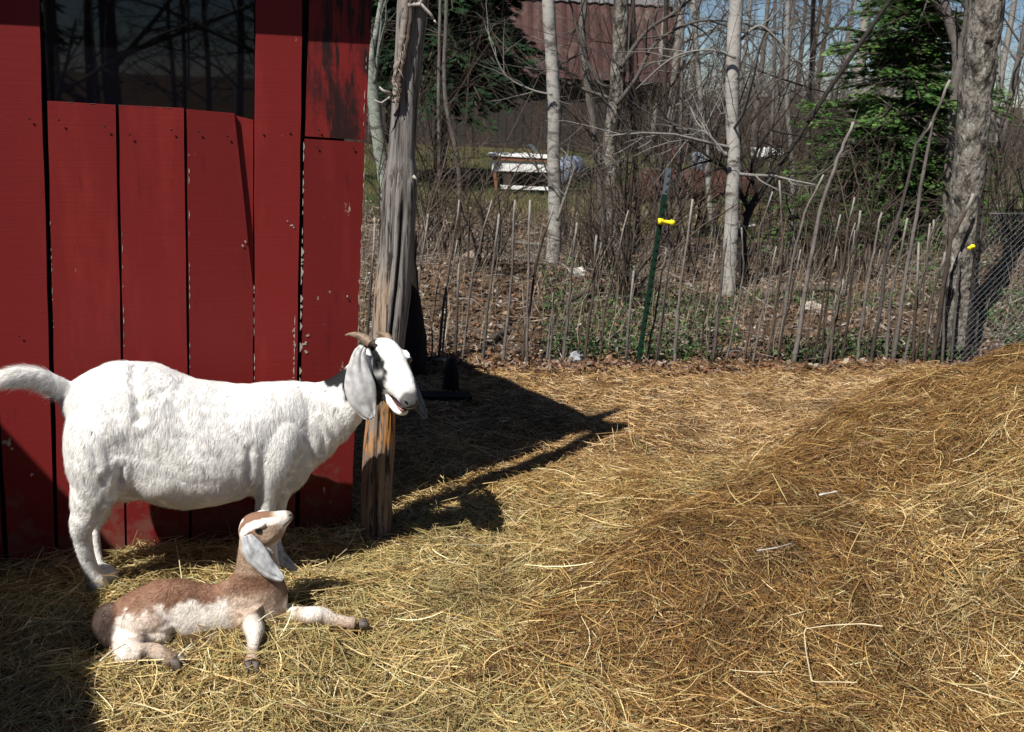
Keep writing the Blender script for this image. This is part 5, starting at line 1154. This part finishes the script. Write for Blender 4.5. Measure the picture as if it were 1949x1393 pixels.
for i, (px, Yd, k) in enumerate(spx):
    d = ray(px, 400); x = d[0] / d[1] * Yd; o = sp[k]
    loc = (x, Yd, float(gz(x, Yd)))
    if i in (0, 1, 2, 5): o = sp[k]
    r = o if not o.get("label") else o.copy()
    if r is not o: col.objects.link(r)
    r.location = loc; r.rotation_euler = (random.uniform(-.15, .15), random.uniform(-.1, .2), random.uniform(0, 6.28)); s_ = random.uniform(.75, 1.15); r.scale = (s_, s_, s_)
    tag(r, ["bare brown shrub with arching stems in the brush behind the fence", "bare grey many-stemmed shrub in the brush behind the fence", "tall dark bare shrub in the brush behind the fence", "low twiggy brown shrub in the brush behind the fence"][k], "shrub", ["arching brown shrubs", "grey many-stemmed shrubs", "tall dark shrubs", "low twiggy shrubs"][k])
# ---- fallen logs, stones, plank, stump ------------------------------------
def log(px, r, c, lab, zl=.05):
    P = [gp(x, y, zl + q_) for x, y, q_ in px]; S = interp_sections(P, 5); b = MB(); b.tube(S + rng.normal(0, .006, S.shape), r * np.linspace(1.1, .8, len(S)), 10, c=c); o = b.build("fallen_log", M_bark); tag(o, lab, "log")
log([(925, 655, 0), (1004, 612, .02), (1145, 542, .06)], .028, BRNB * .9, "long thin fallen log slanting up to the dark rough trunk")
log([(800, 560, .02), (880, 600, .0), (950, 615, .0)], .04, BRNB * .6, "dark fallen branch lying in the litter right of the post")
log([(850, 452, .1), (960, 458, .1), (1060, 470, .08)], .02, PALEB * .6, "pale fallen branch lying level behind the tan rock")
log([(1450, 560, .05), (1560, 548, .05), (1610, 560, .04)], .03, BRNB * 1.3, "reddish brown fallen branch behind the tallest stakes")
log([(1405, 432, .35), (1440, 428, .36)], .02, PALEB, "short pale broken stub beside the straight birch")
def stone(px, w_, h_, d_, c, lab, seed, dz=0):
    P = gp(*px); r = np.random.default_rng(seed); b = MB(); b.ball(P + Z * (h_ * .35 + dz), (h_, w_, d_), [Z, np.array([1, .1, 0]), np.array([-.1, 1, 0])], 9, c=c); V_ = b.V[0]; V_ += r.normal(0, 1, V_.shape) * min(w_, h_, d_) * .16; o = b.build("stone", M_stone, smooth=False); tag(o, lab, "stone")
stone((900, 520), .14, .11, .08, (.34, .27, .21), "flat-faced tan rock standing in the litter right of the post", 1, .03)
stone((925, 600), .10, .12, .08, (.24, .18, .13), "brown upright rock below the flat-faced tan one", 2)
stone((1100, 525), .07, .05, .05, (.55, .54, .5), "small white stone between the slim birch and the dark trunk", 3)
stone((930, 605), .035, .025, .03, (.75, .75, .74), "bright white pebble in the litter beside the brown upright rock", 4)
stone((1545, 590), .08, .05, .06, (.62, .55, .47), "pale rounded stone behind the stakes left of the fir's foot", 5)
stone((1098, 690), .05, .05, .05, (.30, .32, .35), "grey stone at the foot of the stakes left of the green post", 6)
stone((1930, 575), .08, .11, .08, (.17, .155, .14), "grey rock seen through the chain link fence", 7, .1)
b = MB(); b.tube(interp_sections([atY(x, y, 5.7) for x, y in ((786, 704), (788, 640), (786, 570), (783, 500), (786, 440))], 4), np.interp(np.arange(17), [0, 4, 8, 12, 16], [.085, .07, .045, .03, .02]) * rng.uniform(.85, 1.15, 17), 12, c=(.03, .026, .022)); o = b.build("dead_trunk", M_bark); tag(o, "dark broken tapering trunk in shade directly behind the goat's head", "dead tree")  # shade is put into the trunk's near-black colour
b = MB(); P = gp(858, 742); b.tube([P - Z * .02, P + Z * .06, P + Z * .13, P + Z * .19], [.05, .045, .038, .012], 12); o = b.build("stump", M_dark); tag(o, "small pointed black stump in the shed's shadow", "stump")  # black colour stands in for the shadow on the stump
b = MB(); P = gp(820, 755, .02); b.box(P, np.array([.22, .02, 0]), np.array([-.01, .05, 0]), Z * .018); o = b.build("plank", M_dark, smooth=False); tag(o, "dark plank lying flat in the shed's shadow near the stump", "plank")  # plank's near-black colour has the shed's shadow painted in

# ---- litter, green plants and grass ---------------------------------------
def flakes(N, xr, fr, sz, palette, mask=None, lift=.03, tilt=.5, name="leaf_litter", m=None):
    x = rng.uniform(*xr, N); ff = fr[0] + (fr[1] - fr[0]) * rng.random(N) ** 1.5; base_ = FA + FD * 0
    P = base_[None] + FD[None] * (x - FA[0])[:, None] + FN[None] * ff[:, None]
    k = (P[:, 1] > 5.2)
    if mask is not None: k &= mask(P)
    P = P[k]; n = len(P); P[:, 2] = gz(P[:, 0], P[:, 1]) + lift * rng.random(n) ** 1.5
    a = rng.uniform(0, 6.283, n); u = np.stack([np.cos(a), np.sin(a), rng.normal(0, tilt, n)], 1); u /= np.linalg.norm(u, axis=1)[:, None]
    v_ = np.cross(u, np.array([0, 0, 1.0]) + rng.normal(0, tilt, (n, 3))); v_ /= np.linalg.norm(v_, axis=1)[:, None]; nn_ = np.cross(u, v_)
    s_ = rng.uniform(*sz, n)[:, None]; cu = rng.normal(0, .3, n)[:, None] * s_
    V_ = np.stack([P - u * s_, P - v_ * s_ * .5 + nn_ * cu, P + u * s_ * .9, P + v_ * s_ * .55 + nn_ * cu], 1).reshape(-1, 3); i = np.arange(n)[:, None] * 4
    pl = np.asarray(palette); c = pl[rng.integers(0, len(pl), n)] * rng.uniform(.6, 1.25, (n, 1))
    me_ = make_mesh(name, V_, [np.hstack([i, i + 1, i + 2]), np.hstack([i, i + 2, i + 3])], np.repeat(np.clip(c, 0, .9), 4, 0), smooth=False); me_.materials.append(m or M_leaf); o = bpy.data.objects.new(name, me_); col.objects.link(o); return o
LP = [(.20, .125, .075), (.14, .085, .05), (.27, .18, .11), (.11, .065, .045), (.34, .26, .19), (.22, .12, .07), (.17, .10, .06), (.42, .37, .32)]
tag(flakes(60000, (-2.5, 7), (-.12, 7), (.014, .038), LP), "carpet of dry brown leaves under the brush behind the yard", "leaf litter", kind="stuff")
o = flakes(2500, (-1, 4.5), (-.25, .15), (.010, .028), [(.22, .10, .06), (.28, .15, .09), (.34, .26, .20), (.14, .07, .045), (.2, .11, .07)], lift=.05, name="leaf_drift"); tag(o, "reddish band of leaves blown against the foot of the stakes", "leaves", kind="stuff")
N = 9000; x = rng.uniform(-2.5, 6.5, N); ff = rng.uniform(.0, 4.5, N); P = FA[None] + FD[None] * (x - FA[0])[:, None] + FN[None] * ff[:, None]; P[:, 2] = gz(P[:, 0], P[:, 1]) + .09 * rng.random(N) ** 1.5
a = rng.uniform(0, 6.28, N); D = np.stack([np.cos(a), np.sin(a), rng.normal(0, .28, N)], 1); D /= np.linalg.norm(D, axis=1)[:, None]; L_ = rng.uniform(.06, .45, N)
o = ribbons(P, D, L_, rng.uniform(.003, .008, N), rng.normal(0, 1, (N, 3)) * (L_ * .08)[:, None], np.array([[.24, .19, .15], [.13, .10, .08], [.40, .36, .31]])[rng.integers(0, 3, N)] * rng.uniform(.6, 1.2, (N, 1)), 3, "dead_twigs", M_leaf); tag(o, "scattered dead twigs and stems lying over the leaf litter", "twigs", kind="stuff")
N = 5200; x = rng.uniform(-1.5, 5.5, N); ff = rng.uniform(.05, 4.0, N); P = FA[None] + FD[None] * (x - FA[0])[:, None] + FN[None] * ff[:, None]; P[:, 2] = gz(P[:, 0], P[:, 1])
D = np.stack([rng.normal(.12, .22, N), rng.normal(0, .22, N), np.ones(N)], 1); D /= np.linalg.norm(D, axis=1)[:, None]; L_ = rng.uniform(.12, .7, N) * rng.random(N) ** .6
o = ribbons(P + D * (L_ / 2)[:, None], D, L_, rng.uniform(.0022, .005, N), rng.normal(0, 1, (N, 3)) * (L_ * .07)[:, None], np.array([[.30, .25, .20], [.16, .125, .10], [.40, .34, .26]])[rng.integers(0, 3, N)] * rng.uniform(.6, 1.2, (N, 1)), 3, "dry_stems", M_leaf); tag(o, "thin dry upright weed stems growing through the leaf litter", "dry weeds", kind="stuff")
gm_ = lambda P: (fbm(P[:, 0] * 1.7, P[:, 1] * 1.7, 404) > .52) & (((P - FA) @ FN) < 1.5) & (P[:, 0] > .2) | (np.hypot(P[:, 0] - .75, P[:, 1] - 8.3) < .35) | (P[:, 0] > 3.4) & (fbm(P[:, 0] * 2, P[:, 1] * 2, 40) > .45)
o = flakes(36000, (-1, 6.5), (.02, 3), (.010, .026), [(.06, .13, .035), (.10, .17, .05), (.16, .20, .10), (.05, .09, .03)], gm_, lift=.12, tilt=.9, name="green_plants", m=M_green); tag(o, "low green weeds and moss sprouting along the foot of the brush fence", "weeds", kind="stuff")
N = 60000; y = rng.uniform(11, 26, N); d0 = ray(650, 350); d1 = ray(1990, 350); x = y * (d0[0] / d0[1] + (d1[0] / d1[1] - d0[0] / d0[1]) * rng.random(N)); P = np.stack([x, y, gz(x, y)], 1)
D = np.stack([rng.normal(0, .5, N), rng.normal(0, .5, N), np.ones(N)], 1); D /= np.linalg.norm(D, axis=1)[:, None]; L_ = rng.uniform(.04, .12, N); dry = sst(.42, .62, fbm(x * .6, y * .6, 88) + rng.normal(0, .08, N))[:, None]
o = ribbons(P + D * (L_ / 2)[:, None], D, L_, rng.uniform(.006, .014, N), D * 0, (np.array([.065, .10, .032]) * (1 - dry) + np.array([.22, .175, .095]) * dry) * rng.uniform(.7, 1.25, (N, 1)), 1, "grass", M_green); tag(o, "short green and yellowed grass of the field before the barn", "grass", kind="stuff")
